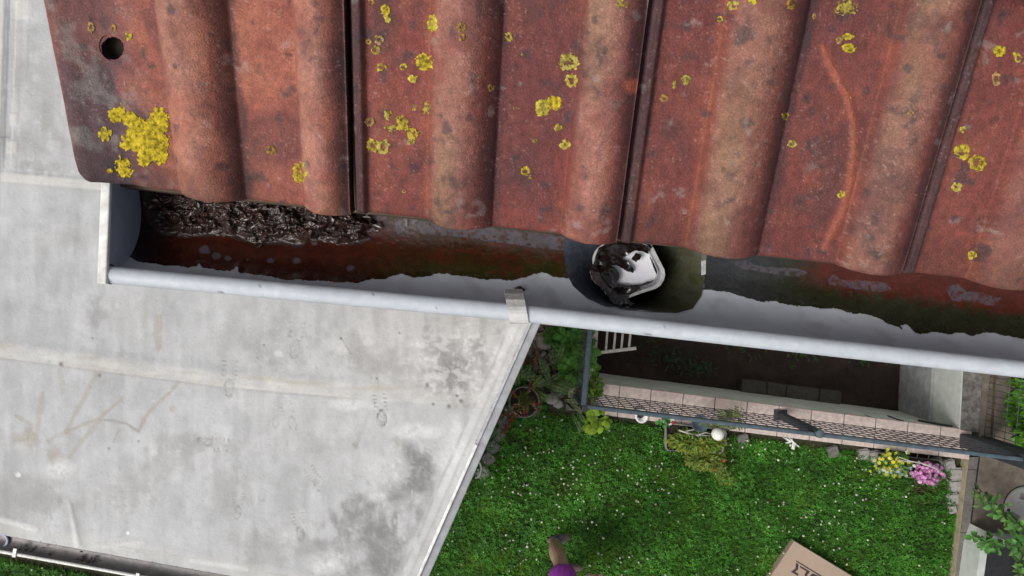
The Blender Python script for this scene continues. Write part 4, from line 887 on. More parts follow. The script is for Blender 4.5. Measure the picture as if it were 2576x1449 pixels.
def bush(ctr, rx, ry, rz, n, L, W, c, seed, c2=None, mixk=.3, upb=1.):
    rnd = random.Random(seed); q = MB(); ctr = Vector(ctr)
    for i in range(n):
        v = Vector((rnd.gauss(0, 1), rnd.gauss(0, 1), rnd.gauss(0, 1))).normalized(); r = rnd.random() ** .45
        p = ctr + Vector((v.x * rx * r, v.y * ry * r, abs(v.z) * rz * r)); d = Vector((v.x + rnd.gauss(0, .5), v.y + rnd.gauss(0, .5), rnd.uniform(-.4, .5)))
        leafblade(q, p, d, Vector((rnd.gauss(0, .35), rnd.gauss(0, .35), upb)), L * rnd.uniform(.6, 1.2), W * rnd.uniform(.6, 1.2), rc(rnd, c2 if (c2 and rnd.random() < mixk) else c), .2, rnd.random())
    return q
def plant(name, lab, cat, base, q, st=None, group=None, pn='foliage', mat='leaf'):
    t = thing(name, lab, cat, base, group); q.build(pn, M[mat], t, False, True)
    if st and st.v: st.build('stems', M['stem'], t)
    return t
# fern bed between garage and pit
f1, s1 = fronds(G(1446, 868), 24, .21, .34, .085, .03, 13, (.085, .23, .04), 1, 1.6)
f2, s2_ = fronds(G(1444, 925), 22, .19, .30, .075, .028, 11, (.095, .25, .04), 2, 1.6); f1.add(f2.v, f2.f); f1.c[-len(f2.v):] = f2.c; s1.add(s2_.v, s2_.f)
f2, s2_ = fronds(G(1428, 846), 26, .22, .32, .075, .028, 11, (.08, .21, .035), 22, 1.6); f1.add(f2.v, f2.f); f1.c[-len(f2.v):] = f2.c; s1.add(s2_.v, s2_.f)
plant('fern', 'lush bright green fern between gravel and the light well', 'fern', G(1455, 890), f1, s1)
f1, s1 = fronds(G(1376, 950), 20, .32, .42, .035, .007, 22, (.16, .25, .10), 3, 2.2, None, (.11, .14, .07)); plant('spiky_plant', 'grey-green needle-leaved plant standing beside the fern', 'plant', G(1378, 955), f1, s1, 'needle-leaved plants by the garage')
f1, s1 = fronds(G(1322, 960), 10, .28, .40, .04, .008, 20, (.16, .29, .07), 4, 1.8, None, (.2, .09, .05), .15); plant('spiky_plant', 'green needle-leaved plant hugging the garage edge above the pot', 'plant', G(1322, 960), f1, s1, 'needle-leaved plants by the garage')
f1, s1 = fronds(G(1418, 1000), 10, .22, .24, .03, .006, 18, (.18, .23, .13), 31, 2.0); plant('spiky_plant', 'thin greyish plant leaning over the pink slab', 'plant', G(1418, 1000), f1, s1, 'needle-leaved plants by the garage')
f1, s1 = fronds(G(1338, 905), 9, .17, .3, .03, .01, 9, (.24, .11, .07), 33, 1.6, None, (.06, .09, .03)); plant('heather', 'brownish red dry plant at the lower edge of the gravel', 'plant', G(1338, 905), f1, s1)
def lime(ctr, n, R, seed, L=.075):
    rnd = random.Random(seed); q = MB()
    for i in range(n):
        t = rnd.uniform(0, 6.28); r = R * math.sqrt(rnd.random()); c0 = Vector(ctr) + Vector((r * math.cos(t), r * math.sin(t), .1 + .12 * rnd.random())); c = rc(rnd, (.17, .28, .02), .3); m = 9; rr = L * rnd.uniform(.35, .62); V = [c0]; tl = Vector((rnd.gauss(0, .3), rnd.gauss(0, .3), 1)).normalized(); u = tl.cross(Vector((1, 0, 0))).normalized(); v = tl.cross(u)
        for k in range(m): a = 6.283 * k / m; V.append(c0 + (u * math.cos(a) + v * math.sin(a)) * rr * (1 + .18 * math.cos(3 * a + i)) - tl * .008)
        q.add(V, [(0, 1 + k, 1 + (k + 1) % m) for k in range(m)], c)
    st = MB()
    for i in range(6): a = 6.28 * i / 6; st.tube([ctr, Vector(ctr) + Vector((R * .6 * math.cos(a), R * .6 * math.sin(a), .12))], .004, 5)
    return q, st
q, st = lime(G(1496, 1052), 34, .125, 5); plant('lime_leaf_plant', 'lime green round-leaved plant on the lawn corner below the rail', 'plant', G(1496, 1052), q, st)
f1 = bush(G(1492, 975, .12), .06, .11, .2, 90, .06, .035, (.11, .2, .015), 6, (.06, .13, .02)); plant('creeping_plant', 'yellow-green plant growing up inside the fence corner', 'plant', G(1492, 975), f1)
f1 = bush(G(1460, 985, .02), .05, .14, .16, 60, .05, .02, (.1, .12, .03), 66, (.18, .15, .04)); plant('creeping_plant', 'straggly yellowish plant just outside the fence corner', 'plant', G(1460, 985), f1)
# pot with a straggly red-tipped plant
pt = thing('flower_pot', 'grey flower pot with a wide dark opening next to the garage', 'pot', G(1318, 1003))
q = MB(); q.lathe([(.10, 0), (.14, .2), (.155, .2), (.155, .215), (.143, .215), (.135, .17)], G(1318, 1003), 28); q.build('pot_wall', M['planter'], pt, True)
q = MB(); q.lathe([(.136, .18), (.07, .19), (0, .185)], G(1318, 1003), 20); q.build('potting_soil', M['potsoil'], pt, True)
rnd = random.Random(12); st = MB(); q = MB(); b0 = Vector(G(1318, 1000, .19))
for (dx, dy, L) in ((-95, 70, .5), (55, 35, .32), (-45, -20, .3), (-38, 25, .26), (25, -45, .25), (5, 50, .28), (62, 20, .3), (-30, 60, .28)):
    e = Vector(G(1318 + dx * .72, 1000 + dy * .8, .12 if L > .4 else .25)); pts = [b0.lerp(e, k / 6) + Vector((0, 0, .12 * math.sin(math.pi * k / 6))) for k in range(7)]; st.tube(pts, [.006 - .0005 * k for k in range(7)], 5)
    for k in range(26):
        u = k / 25; j = min(5, int(u * 6)); p = pts[j].lerp(pts[j + 1], u * 6 - j); c = (.09, .12, .025) if u < .55 else ((.24, .055, .025) if rnd.random() < .75 else (.4, .25, .14))
        leafblade(q, p, Vector((rnd.gauss(0, 1), rnd.gauss(0, 1), .4)), Vector((0, 0, 1)), rnd.uniform(.025, .05), .014, rc(rnd, c))
e = Vector(G(1268, 1082, .05)); pts = [Vector(G(1302, 1030, .16)), Vector(G(1288, 1052, .1)), e]
for k in range(30): leafblade(q, pts[0].lerp(e, k / 29), Vector((rnd.gauss(-.5, .6), rnd.gauss(-1, .5), .2)), Vector((0, 0, 1)), .05, .016, rc(rnd, (.22, .07, .03)))
plant('trailing_plant', 'straggly plant with rusty red shoot tips growing from the grey pot', 'plant', b0, q, st)
# stones and slabs about it
def rock(px, py, r, lab, seed, mat='cobble', name='rock', cat='stone', h=.5):
    rnd = random.Random(seed); V, F = ball(G(px, py, r * .2), r, r * rnd.uniform(.7, .95), r * h, 12, 8, .12, rnd); o = meshobj(name, V, F, M[mat], None, None, True); return tag(o, lab, cat)
rock(1387, 1003, .075, 'pale grey rounded rock beside the flower pot', 1); rock(1447, 985, .07, 'pale rock lying on the pink slab by the fence corner', 2); rock(1376, 822, .0, 'x', 3) if False else None
rock(1372, 860, .10, 'brownish flat stone lying on the gravel beside the fern', 3, 'coping', h=.3); rock(1404, 1016, .055, 'small grey stone right of the pale rounded rock', 5)
q = MB(); q.prism([G(1432, 968, .05), G(1430, 1000, .05), G(1462, 1003, .05), G(1466, 962, .05)], .05); tag(bev(q.build('stone_slab', M['coping']), .006), 'pink slab left of the fence corner with a rock on it', 'slab')
q = MB(); q.prism([G(1424, 1013, .03), G(1424, 1032, .03), G(1466, 1036, .03), G(1470, 1024, .03), G(1440, 1029, .035)], .03); tag(bev(q.build('stone_slab', M['concrete']), .004), 'pale broken slab edge at the lawn corner under the fence post', 'slab')
# pebbles
rnd = random.Random(31); q = MB(); GP = [(1350, 815), (1420, 815), (1412, 905), (1352, 930), (1322, 925)]
for i in range(460):
    x, y = rnd.uniform(1318, 1420), rnd.uniform(812, 930)
    if not inpoly(np.array([x]), np.array([y]), GP)[0]: continue
    r = rnd.uniform(.01, .03); k = rnd.uniform(.5, 1.25); c = rnd.choice([(.36, .3, .26), (.45, .41, .37), (.24, .18, .15), (.40, .27, .21)]); V, F = ball(G(x, y, r * .3), r, r * rnd.uniform(.6, 1), r * .6, 8, 5, .12, rnd); q.add(V, F, tuple(k * v for v in c))
tag(q.build('gravel', M['pebble'], None, True, True), 'brown and grey pebbles in the corner between garage and fern', 'gravel', None, 'stuff')

# cobbles: one stone of each wear, copied
def cobmesh(seed, mat):
    bm = bmesh.new(); bmesh.ops.create_cube(bm, size=1.); bmesh.ops.bevel(bm, geom=bm.edges[:], offset=.12, segments=2, affect='EDGES'); bmesh.ops.subdivide_edges(bm, edges=bm.edges[:], cuts=1, use_grid_fill=True)
    rnd = random.Random(seed)
    for v in bm.verts: v.co = Vector((v.co.x * .118, v.co.y * .112, v.co.z * .08)) + Vector((rnd.gauss(0, .0026), rnd.gauss(0, .0026), rnd.gauss(0, .0018)))
    me = bpy.data.meshes.new('cobblestone'); bm.to_mesh(me); bm.free(); me.materials.append(mat); return me
cm = [cobmesh(1, M['cobble']), cobmesh(2, M['cobble']), cobmesh(3, M['cobdark'])]
proto = [bpy.data.objects.new('cobblestone', m) for m in cm]; used = [False] * 3
def cob(px, py, k, rot, lab, grp, s=1.):
    if not used[k]: o = proto[k]; used[k] = True
    else: o = proto[k].copy()
    COL.objects.link(o); o.location = Vector(G(px, py, .012)); o.rotation_euler = (0, 0, rot); o.scale = (s, s, 1); tag(o, lab, 'cobblestone', grp)
gk = 'cobblestones set along the kerb'
for i, (x, y, s, lab) in enumerate([(2402, 1191, 1.1, 'square grey cobblestone nearest the pink flowers in the kerb row'), (2399, 1220, 1.0, 'second cobblestone down from the flower box in the kerb row'), (2393, 1253, 1.05, 'pale squarish cobblestone third down in the kerb row'), (2391, 1279, .75, 'small half-buried cobblestone at the end of the kerb row')]): cob(x, y, i % 2, .06 * i, lab, gk, s)
gk = 'cobblestones set below the coping'
for i, (x, y, lab) in enumerate([(2170, 1142, 'grey cobblestone left of the pansies, farther from the box'), (2197, 1146, 'grey cobblestone touching the left end of the pansy box'), (2352, 1163, 'grey cobblestone above the pink daisies'), (2384, 1168, 'grey cobblestone in the corner where coping and kerb meet'), (1693, 1078, 'damp grey cobblestone left of the long stone planter'), (1868, 1104, 'damp grey cobblestone just right of the long stone planter'), (2093, 1134, 'mossy cobblestone below the coping between butterfly and pansies')]): cob(x, y, (0, 1, 0, 1, 2, 2, 2)[i], .12 + .03 * i, lab, gk)
gk = 'dark cobblestones along the garage wall'
for i, (x, y, lab) in enumerate([(1282, 1030, 'dark cobblestone by the garage nearest the flower pot'), (1268, 1062, 'second dark cobblestone from the pot along the garage'), (1254, 1092, 'middle dark cobblestone in the row along the garage'), (1240, 1122, 'fourth dark cobblestone along the garage from the pot'), (1228, 1152, 'dark cobblestone just above the white cable loop'), (1214, 1190, 'paler cobblestone beside the white cable loop')]): cob(x, y, 2 if i < 5 else 0, .45 + .05 * i, lab, gk, 1.1)

# flower box with overflowing yellow-green foliage
def ring_box(name, lab, poly, h, wall, base_lab=None):
    t = thing(name, lab, 'flower box', np.mean([G(x, y) for x, y in poly], 0)); c = np.mean(poly, 0); n = len(poly); V = []
    for s, hh in ((.93, 0), (1., h), (1. - wall, h), (1. - wall - .02, h - .05)):
        for (x, y) in poly: V.append(G(c[0] + (x - c[0]) * s, c[1] + (y - c[1]) * s, hh))
    F = [(k * n + i, k * n + (i + 1) % n, (k + 1) * n + (i + 1) % n, (k + 1) * n + i) for k in range(3) for i in range(n)]
    bev(meshobj('box_wall', V, F, M['planter'], t), .005, 2); V2 = V[3 * n:]; meshobj('potting_soil', V2, [tuple(range(n))], M['potsoil'], t); return t
ring_box('flower_box', 'long stone-grey flower box overflowing with yellow-green foliage below the fence', [(1671, 1062), (1672, 1128), (1678, 1134), (1812, 1141), (1820, 1137), (1829, 1090), (1824, 1081)], .17, .07)
q = bush(G(1748, 1108, .14), .27, .085, .16, 1300, .06, .024, (.10, .17, .02), 41, (.16, .18, .02), .4); q2 = bush(G(1772, 1146, .06), .18, .13, .14, 900, .06, .022, (.12, .16, .02), 42, (.09, .16, .02)); q.add(q2.v, q2.f); q.c[-len(q2.v):] = q2.c
rnd = random.Random(43)
for (x, y) in ((1793, 1184), (1818, 1162), (1760, 1108)): leafblade(q, Vector(G(x, y, .2)), Vector((rnd.gauss(0, 1), rnd.gauss(0, 1), 0)), Vector((0, 0, 1)), .034, .022, (.40, .07, .05))
for k in range(14):
    a = Vector(G(1800 + rnd.uniform(-40, 20), 1140, .12)); d = Vector((rnd.uniform(.2, .8), -1, 0)); 
    for j in range(9): leafblade(q, a + d * .035 * j, Vector((rnd.gauss(0, 1), rnd.gauss(-.3, .6), .2)), Vector((0, 0, 1)), .045, .014, rc(rnd, (.12, .18, .03)))
plant('trailing_plant', 'feathery yellow-green plant spilling out of the long stone flower box', 'plant', G(1750, 1105), q)
f1, s1 = fronds(G(1800, 1068, .15), 16, .24, .62, .03, .016, 9, (.10, .15, .045), 44, 1.2, (.2, 2.9), (.16, .19, .08)); plant('shrub', 'airy small shrub sticking up through the fence above the long flower box', 'shrub', G(1800, 1068), f1, s1)
# white twig and ball ornament
q = MB(); q.add(*ball(G(1806, 1092, .36), .062, .062, .058, 18, 12)); o = q.build('garden_ball', M['whiteplastic'], None, True); tag(o, 'white ball ornament on a stick at the right end of the flower box', 'ornament')
q = MB(); q.tube([G(1808, 1092, .31), G(1806, 1092, .1)], .006, 6); q.build('stick', M['stem'], o)
q = MB(); a = [(1708, 1082), (1722, 1087), (1740, 1092), (1758, 1095), (1776, 1096), (1794, 1095)]; q.tube([G(x, y, .25 + .015 * math.sin(i * 2)) for i, (x, y) in enumerate(a)], [.009, .008, .008, .007, .006, .005], 6)
for b in ([(1722, 1086), (1738, 1082), (1752, 1080)], [(1750, 1094), (1766, 1101), (1778, 1099)], [(1758, 1094), (1774, 1088), (1792, 1092)]): q.tube([G(x, y, .25) for x, y in b], [.007, .006, .004], 6)
tag(q.build('twig', M['twig'], None, True), 'bleached white twig lying across the long flower box', 'twig')
# white wall pots in front of the rail
for (x, y, lab) in ((1614, 1046, 'empty white oval pot hung on the fence rail'), (1681, 1052, 'white oval pot on the rail holding a small green plant')):
    t = thing('hanging_pot', lab, 'pot', G(x, y, .62), 'white pots hanging on the fence'); c0 = G(x, y, .62)
    q = MB(); q.lathe([(.0, -.09), (.045, -.085), (.062, .0), (.062, .012), (.045, .012), (.038, -.03)], (0, 0, 0), 24); o = q.build('pot_wall', M['whiteplastic'], t, True, False); o.matrix_parent_inverse = Matrix.Identity(4); o.scale = (1.0, 1.3, 1.)
    o.rotation_euler = (.5, 0, .45)
    q = MB(); q.lathe([(.039, -.028), (0, -.03)], (0, 0, 0), 20); o = q.build('dark_inside', M['black'], t); o.matrix_parent_inverse = Matrix.Identity(4); o.scale = (1.0, 1.3, 1.); o.rotation_euler = (.5, 0, .45)
q = bush(G(1668, 1056, .66), .04, .05, .05, 26, .045, .03, (.05, .17, .03), 71); plant('geranium', 'small green plant with a red flower in the white pot', 'plant', G(1668, 1056, .62), q).name = 'geranium'
q = MB(); q.add(*ball(G(1693, 1063, .68), .018, .018, .014, 10, 6, .15)); tag(q.build('red_flower', M['petal'], None, True, False), 'single crimson bloom beside the white pot', 'flower')
bpy.data.objects['red_flower'].data.materials[0] = material('crimson', (.45, .01, .04), (.35, .01, .03), rough=.7, bump=0)
q = MB(); q.lathe([(0, -.06), (.07, -.04), (.085, 0), (.079, 0), (.06, -.03), (0, -.04)], G(1762, 1065, .45), 24); tag(q.build('hanging_bowl', M['railm'], None, True), 'dark grey bowl hooked behind the fence rail above the flower box', 'bowl')
# butterfly ornament
bt = thing('butterfly_ornament', 'white butterfly ornament clipped below the fence rail left of the post', 'ornament', G(1998, 1110, .4)); B0 = np.array([1994., 1112.])
for i, (dx, dy, tx, ty) in enumerate(((-26, -12, -4, 10), (12, 12, 14, -6), (4, 20, 18, 14), (-20, 2, 4, 8))):
    q = MB(); p = [B0 + [0, 0], B0 + [dx * .5 + tx * .35, dy * .5 - ty * .35], B0 + [dx, dy], B0 + [dx * .6 - tx * .3, dy * .6 + ty * .35]]
    q.prism([G(x, y, .42 + .03 * (k == 2)) for k, (x, y) in enumerate(p)], .004); q.build('wing', M['whiteplastic'], bt)
q = MB(); q.tube([G(1984, 1100, .42), G(1998, 1114, .42), G(2010, 1124, .42)], .006, 6); q.build('body', M['whiteplastic'], bt)
q = MB(); q.tube([G(1975, 1092, .5), G(1990, 1106, .42)], .003, 5); q.tube([G(1990, 1093, .5), G(1994, 1110, .42)], .003, 5); q.build('hanger', M['twig'], bt)
# second flower box with pansies and pink daisies
ring_box('flower_box', 'grey flower box of pansies and pink daisies next to the kerb', [(2204, 1138), (2199, 1160), (2203, 1174), (2212, 1180), (2352, 1196), (2366, 1190), (2374, 1164), (2366, 1158)], .17, .07)
q = MB()
for (xa, xb, yy) in ((2204, 2262, 1136), (2284, 2338, 1149)):
    for x in (xa + 22, xb - 4): q.tube([G(x + 3, yy - 9 + .12 * (x - xa), .80), G(x + 1, yy - 2 + .12 * (x - xa), .35), G(x, yy + .12 * (x - xa), .17)], .004, 5)
    q.tube([G(xa, yy, .18), G(xb, yy + .12 * (xb - xa), .18)], .006, 5)
tag(q.build('box_hooks', M['wire']), 'black wire hooks holding the pansy box to the fence rail', 'hooks')
def flowers(spots, seed, cols, ctr, R=(.014, .022), pet=7):
    rnd = random.Random(seed); q = MB()
    for (x, y, h) in spots:
        c0 = Vector(G(x, y, h)); c = rc(rnd, rnd.choice(cols), .15); r = rnd.uniform(*R); tl = Vector((rnd.gauss(0, .35), rnd.gauss(0, .35), 1)).normalized(); u = tl.cross(Vector((1, 0, 0))).normalized(); v = tl.cross(u)
        for k in range(pet):
            a = 6.283 * k / pet; d = u * math.cos(a) + v * math.sin(a); s = tl.cross(d); q.add([c0, c0 + d * r * .6 + s * r * .36 + tl * .003, c0 + d * r + tl * .002, c0 + d * r * .6 - s * r * .36 + tl * .003], [(0, 3, 2, 1)], c)
        q.add([c0 + tl * .004 + (u * math.cos(6.283 * k / 6) + v * math.sin(6.283 * k / 6)) * r * .26 for k in range(6)], [tuple(range(6))], ctr)
    return q
rnd = random.Random(51)
q = bush(G(2244, 1165, .12), .15, .10, .14, 700, .05, .026, (.09, .2, .03), 52, (.10, .19, .05))
t = plant('pansies', 'yellow and white pansies filling the left half of the pansy box', 'flowers', G(2244, 1165), q)
sp = [(2236 + rnd.gauss(0, 20), 1162 + rnd.gauss(0, 14), rnd.uniform(.24, .32)) for i in range(52)]
flowers(sp, 53, [(.58, .50, .015), (.5, .50, .04), (.56, .60, .2), (.36, .42, .06)], (.5, .35, .02), (.012, .022), 5).build('yellow_blooms', M['petal'], t, False, True)
sp = [(2255 + rnd.gauss(0, 24), 1186 + rnd.gauss(0, 7), rnd.uniform(.18, .26)) for i in range(34)] + [(2213, 1154, .3), (2300, 1172, .3), (2282, 1138, .3), (2290, 1181, .28)]
flowers(sp, 54, [(.5, .56, .36), (.62, .66, .5), (.28, .31, .46), (.45, .52, .4)], (.5, .4, .1), (.013, .022), 5).build('white_blooms', M['petal'], t, False, True)
sp = []
while len(sp) < 96:
    x, y = rnd.uniform(2288, 2378), rnd.uniform(1160, 1222)
    if ((x - 2334) / 46) ** 2 + ((y - 1190) / 31) ** 2 < rnd.uniform(.5, 1.05): sp.append((x, y, rnd.uniform(.2, .3)))
q = bush(G(2334, 1190, .08), .16, .11, .1, 260, .045, .02, (.07, .11, .04), 55); t = plant('daisies', 'dense clump of pink daisies at the right end of the pansy box', 'flowers', G(2334, 1190), q)
flowers(sp, 56, [(.50, .19, .42), (.56, .27, .48), (.42, .13, .34)], (.7, .5, .6), (.017, .026), 10).build('pink_blooms', M['petal'], t, False, True)
q = MB(); q.tube([G(2262, 1150, .32), G(2290, 1160, .33), G(2322, 1166, .34), G(2352, 1178, .33), G(2372, 1190, .3)], [.004, .005, .006, .006, .004], 6); q.tube([G(2262, 1158, .32), G(2298, 1163, .33)], .004, 6); q.tube([G(2310, 1160, .33), G(2330, 1172, .33)], .006, 6); tag(q.build('twig', M['twig'], None, True), 'bleached white twig lying on the pink daisies', 'twig')
# hedge behind the right fence
q = bush(G(2590, 1010, .1), .20, .50, .55, 1300, .10, .075, (.06, .18, .012), 61, (.09, .23, .016), .4); q2 = MB(); q2.tube([G(2590, 1010, .02), G(2590, 1010, .4)], .02, 6); plant('hedge', 'bright green leafy hedge behind the mesh at the right edge', 'hedge', G(2590, 1010), q, q2)

# ------------------------------------------------------------------ right corner: lid, trough, creeper
ld = thing('manhole_cover', 'round pale concrete cover with square recesses in the brown paving', 'manhole cover', G(2581, 1278, KH))
c0 = G(2581, 1278, KH); q = MB(); q.lathe([(0, .022), (.195, .022), (.212, .018), (.218, 0)], c0, 48); q.build('lid', M['lid'], ld, True)
q = MB(); q.lathe([(.219, .003), (.226, .003), (.226, .0), (.219, 0)], c0, 48); q.build('rim_gap', M['dark'], ld)
for (x, y, w, hgt, a) in ((2575, 1250, .07, .06, .3), (2552, 1300, .10, .07, .5), (2590, 1310, .08, .06, .5)):
    q = MB(); p = Vector(G(x, y, KH + .0235)); u = Vector((math.cos(-a), math.sin(-a), 0)); v = Vector((-u.y, u.x, 0)); q.prism([p - u * w / 2 - v * hgt / 2, p + u * w / 2 - v * hgt / 2, p + u * w / 2 + v * hgt / 2, p - u * w / 2 + v * hgt / 2], .0012)
    q.build('recess', M['kerbtop'], ld)
q = MB(); q.lathe([(.0, .0238), (.018, .0238), (.018, .022)], G(2533, 1282, KH), 14); q.build('lift_hole', M['dark'], ld)
tg = thing('planter_trough', 'big dark soil-filled trough with a pale rim in the bottom right corner', 'planter', G(2540, 1420, KH))
TO = [(2482, 1338), (2536, 1363), (2700, 1372), (2700, 1500), (2450, 1500), (2466, 1384)]; TI = [(2476, 1356), (2525, 1374), (2690, 1384), (2690, 1490), (2470, 1490), (2484, 1386)]
n = len(TO); th = KH + .25; V = [G(x, y, KH) for x, y in TO] + [G(x, y, th) for x, y in TO] + [G(x, y, th) for x, y in TI] + [G(x, y, th - .04) for x, y in TI]
TO2 = [(x * 1., y * 1.) for x, y in TO]; V[:n] = [(V[n + i][0], V[n + i][1], KH - .002) for i in range(n)]
F = [(k * n + i, k * n + (i + 1) % n, (k + 1) * n + (i + 1) % n, (k + 1) * n + i) for k in range(3) for i in range(n)]; meshobj('trough_wall', V, F, M['insul'], tg); meshobj('dark_soil', V[3 * n:], [tuple(range(n))], M['black'], tg)
rnd = random.Random(81); q = MB(); st = MB()
def spray(pts, n, c, L=.075, W=.06, h=.5, jit=9):
    for i in range(n):
        u = rnd.random() * (len(pts) - 1); j = min(len(pts) - 2, int(u)); x = pts[j][0] + (pts[j + 1][0] - pts[j][0]) * (u - j); y = pts[j][1] + (pts[j + 1][1] - pts[j][1]) * (u - j)
        leafblade(q, Vector(G(x + rnd.gauss(0, jit), y + rnd.gauss(0, jit), h + rnd.uniform(-.1, .1))), Vector((rnd.gauss(0, 1), rnd.gauss(0, 1), 0)), Vector((rnd.gauss(0, .3), rnd.gauss(0, .3), 1)), L * rnd.uniform(.6, 1.1), W * rnd.uniform(.6, 1.1), rc(rnd, c, .35), .15, .4)
    st.tube([G(x, y, h) for x, y in pts], .005, 5)
spray([(2458, 1238), (2478, 1250), (2492, 1262)], 26, (.06, .12, .03), .09, .04); spray([(2492, 1262), (2520, 1282), (2530, 1312), (2560, 1330), (2590, 1335)], 60, (.06, .15, .03)); spray([(2452, 1350), (2474, 1362), (2500, 1368), (2540, 1372), (2570, 1370)], 60, (.055, .16, .03)); spray([(2560, 1375), (2570, 1400), (2572, 1450), (2575, 1480)], 46, (.07, .16, .035), .08, .065)
plant('creeper', 'round-leaved creeper sprawling over the trough and round cover', 'creeper', G(2540, 1370, KH), q, st)

# ------------------------------------------------------------------ cardboard box on the lawn
BH = .10; ap, bl, br = np.array(G(1998, 1361, BH)), np.array(G(1942, 1445, BH)), np.array(G(2143, 1449, BH))
ub = (bl - ap) / np.linalg.norm(bl - ap); vb = (br - ap) / np.linalg.norm(br - ap); cb = thing('cardboard_box', 'flat brown cardboard box with printed letters lying on the lawn', 'box', (ap + ub * .3 + vb * .35) * [1, 1, 0])
q = MB(); q.prism([ap, ap + ub * .62, ap + ub * .62 + vb * .86, ap + vb * .86], BH - .005); bev(q.build('carton', M['card'], cb), .003)
q = MB(); tz = np.array([0, 0, .0012])
ink = lambda pts: q.prism([G((2350 + x / 6.44) * .805, (1640 + y / 6.44) * .805, BH) + tz for x, y in pts], .001)
ink([(890, 715), (884, 738), (1560, 1150), (1572, 1128)])
ink([(885, 765), (935, 790), (926, 900), (866, 944), (930, 985), (930, 1030), (905, 1018), (782, 945), (874, 880)]); ink([(966, 820), (966, 858), (1096, 936), (1056, 1000), (1070, 1060), (1120, 1060), (1112, 1000), (1172, 944)]); ink([(1215, 975), (1160, 1036), (1150, 1080), (1290, 1080), (1360, 1040)])
q.build('print', M['ink'], cb)
q = MB(); c_ = ap + vb * .43; q.prism([c_ - vb * .004 + ub * .002 + tz, c_ + ub * .6 - vb * .004 + tz, c_ + ub * .6 + vb * .004 + tz, c_ + ub * .002 + vb * .004 + tz], .001) if False else None

# ------------------------------------------------------------------ person walking to the right at the lower picture edge
pr_ = thing('person', 'person in purple shorts and blue running shoes walking across the lawn', 'person', (.47, -2.66, 0))
def skin(name, pts, edges, radii, mat, lv=2, parent=pr_):
    me = bpy.data.meshes.new(name); me.from_pydata([tuple(map(float, p)) for p in pts], edges, []); o = bpy.data.objects.new(name, me); COL.objects.link(o); o.parent = parent; o.matrix_parent_inverse = Matrix.Translation(-Vector((.47, -2.66, 0)))
    o.modifiers.new('skin', 'SKIN'); sv = me.skin_vertices[0].data
    for i, r in enumerate(radii): r = r if isinstance(r, tuple) else (r, r); sv[i].radius = r; sv[i].use_root = (i == 0)
    m = o.modifiers.new('sub', 'SUBSURF'); m.levels = lv; m.render_levels = lv
    me.materials.append(mat); return o
pel = (.43, -2.80, .90)
lk, la_, rk, ra_ = (.435, -2.545, .50), (.405, -2.525, .10), (.47, -2.785, .51), (.515, -2.80, .10)
TY = -2.81
pts = [pel, (.43, TY, 1.15), (.45, TY, 1.38), (.46, TY, 1.47), (.48, TY, 1.60), (.43, -2.715, .86), (.437, -2.655, .68), (.437, -2.575, .50), (.402, -2.54, .36), la_, (.44, -2.875, .86), (.53, -2.79, .70), (.57, -2.765, .54), (.535, -2.80, .34), ra_,
       (.45, TY + .145, 1.38), (.47, -2.60, 1.10), (.64, -2.505, 1.02), (.70, -2.53, 1.0), (.45, TY - .145, 1.38), (.44, -3.01, 1.10), (.62, -2.97, 1.0), (.69, -2.96, .99)]
ed = [(0, 1), (1, 2), (2, 3), (3, 4), (0, 5), (5, 6), (6, 7), (7, 8), (8, 9), (0, 10), (10, 11), (11, 12), (12, 13), (13, 14), (2, 15), (15, 16), (16, 17), (17, 18), (2, 19), (19, 20), (20, 21), (21, 22)]
rad = [(.14, .11), (.13, .10), (.13, .09), .052, (.085, .1), .105, .095, .074, .086, .056, .105, .085, .068, .078, .05, .05, .042, .03, (.034, .018), .05, .042, .03, (.034, .018)]
hand = 0
for hb, sg in ((18, 1), (22, -1)):
    b = pts[hb]
    for k in range(4):
        y = b[1] + (k - 1.5) * .017; l = (.062, .072, .068, .052)[k]; s0 = len(pts); pts += [(b[0] + .03, y, b[2]), (b[0] + .03 + l * .55, y, b[2] - .006), (b[0] + .03 + l * .9, y, b[2] - .022)]; ed += [(hb, s0), (s0, s0 + 1), (s0 + 1, s0 + 2)]; rad += [.0095, .0085, .007]
    s0 = len(pts); pts += [(b[0] - .01, b[1] - sg * .042, b[2]), (b[0] + .025, b[1] - sg * .055, b[2] - .006)]; ed += [(hb, s0), (s0, s0 + 1)]; rad += [.011, .009]
skin('body', pts, ed, rad, M['skin'])
q = MB(); q.add(*ball((.485, TY, 1.63), .105, .082, .125, 20, 14)); hr = q.build('head', M['skin'], pr_, True)
q = MB(); q.add(*ball((.465, TY, 1.665), .108, .09, .115, 20, 14)); q.build('hair', M['hair'], pr_, True)
for s in (-1, 1): q = MB(); q.add(*ball((.578, TY + s * .034, 1.64), .008, .014, .009, 8, 6)); q.build('eye', M['black'], pr_, True)
q = MB(); q.add(*ball((.59, TY, 1.61), .02, .014, .024, 10, 8)); q.build('nose', M['skin'], pr_, True); q = MB(); q.add(*ball((.578, TY, 1.565), .01, .026, .007, 10, 6)); q.build('mouth', M['shoetan'], pr_, True)
skin('shorts', [(.43, -2.80, .96), (.43, -2.80, .90), (.437, -2.70, .82), (.439, -2.655, .74), (.44, -2.605, .615), (.45, -2.86, .82), (.53, -2.79, .72), (.56, -2.755, .635)], [(0, 1), (1, 2), (2, 3), (3, 4), (1, 5), (5, 6), (6, 7)], [(.165, .135), (.16, .135), .14, .145, .145, .14, .14, .135], M['purple'])
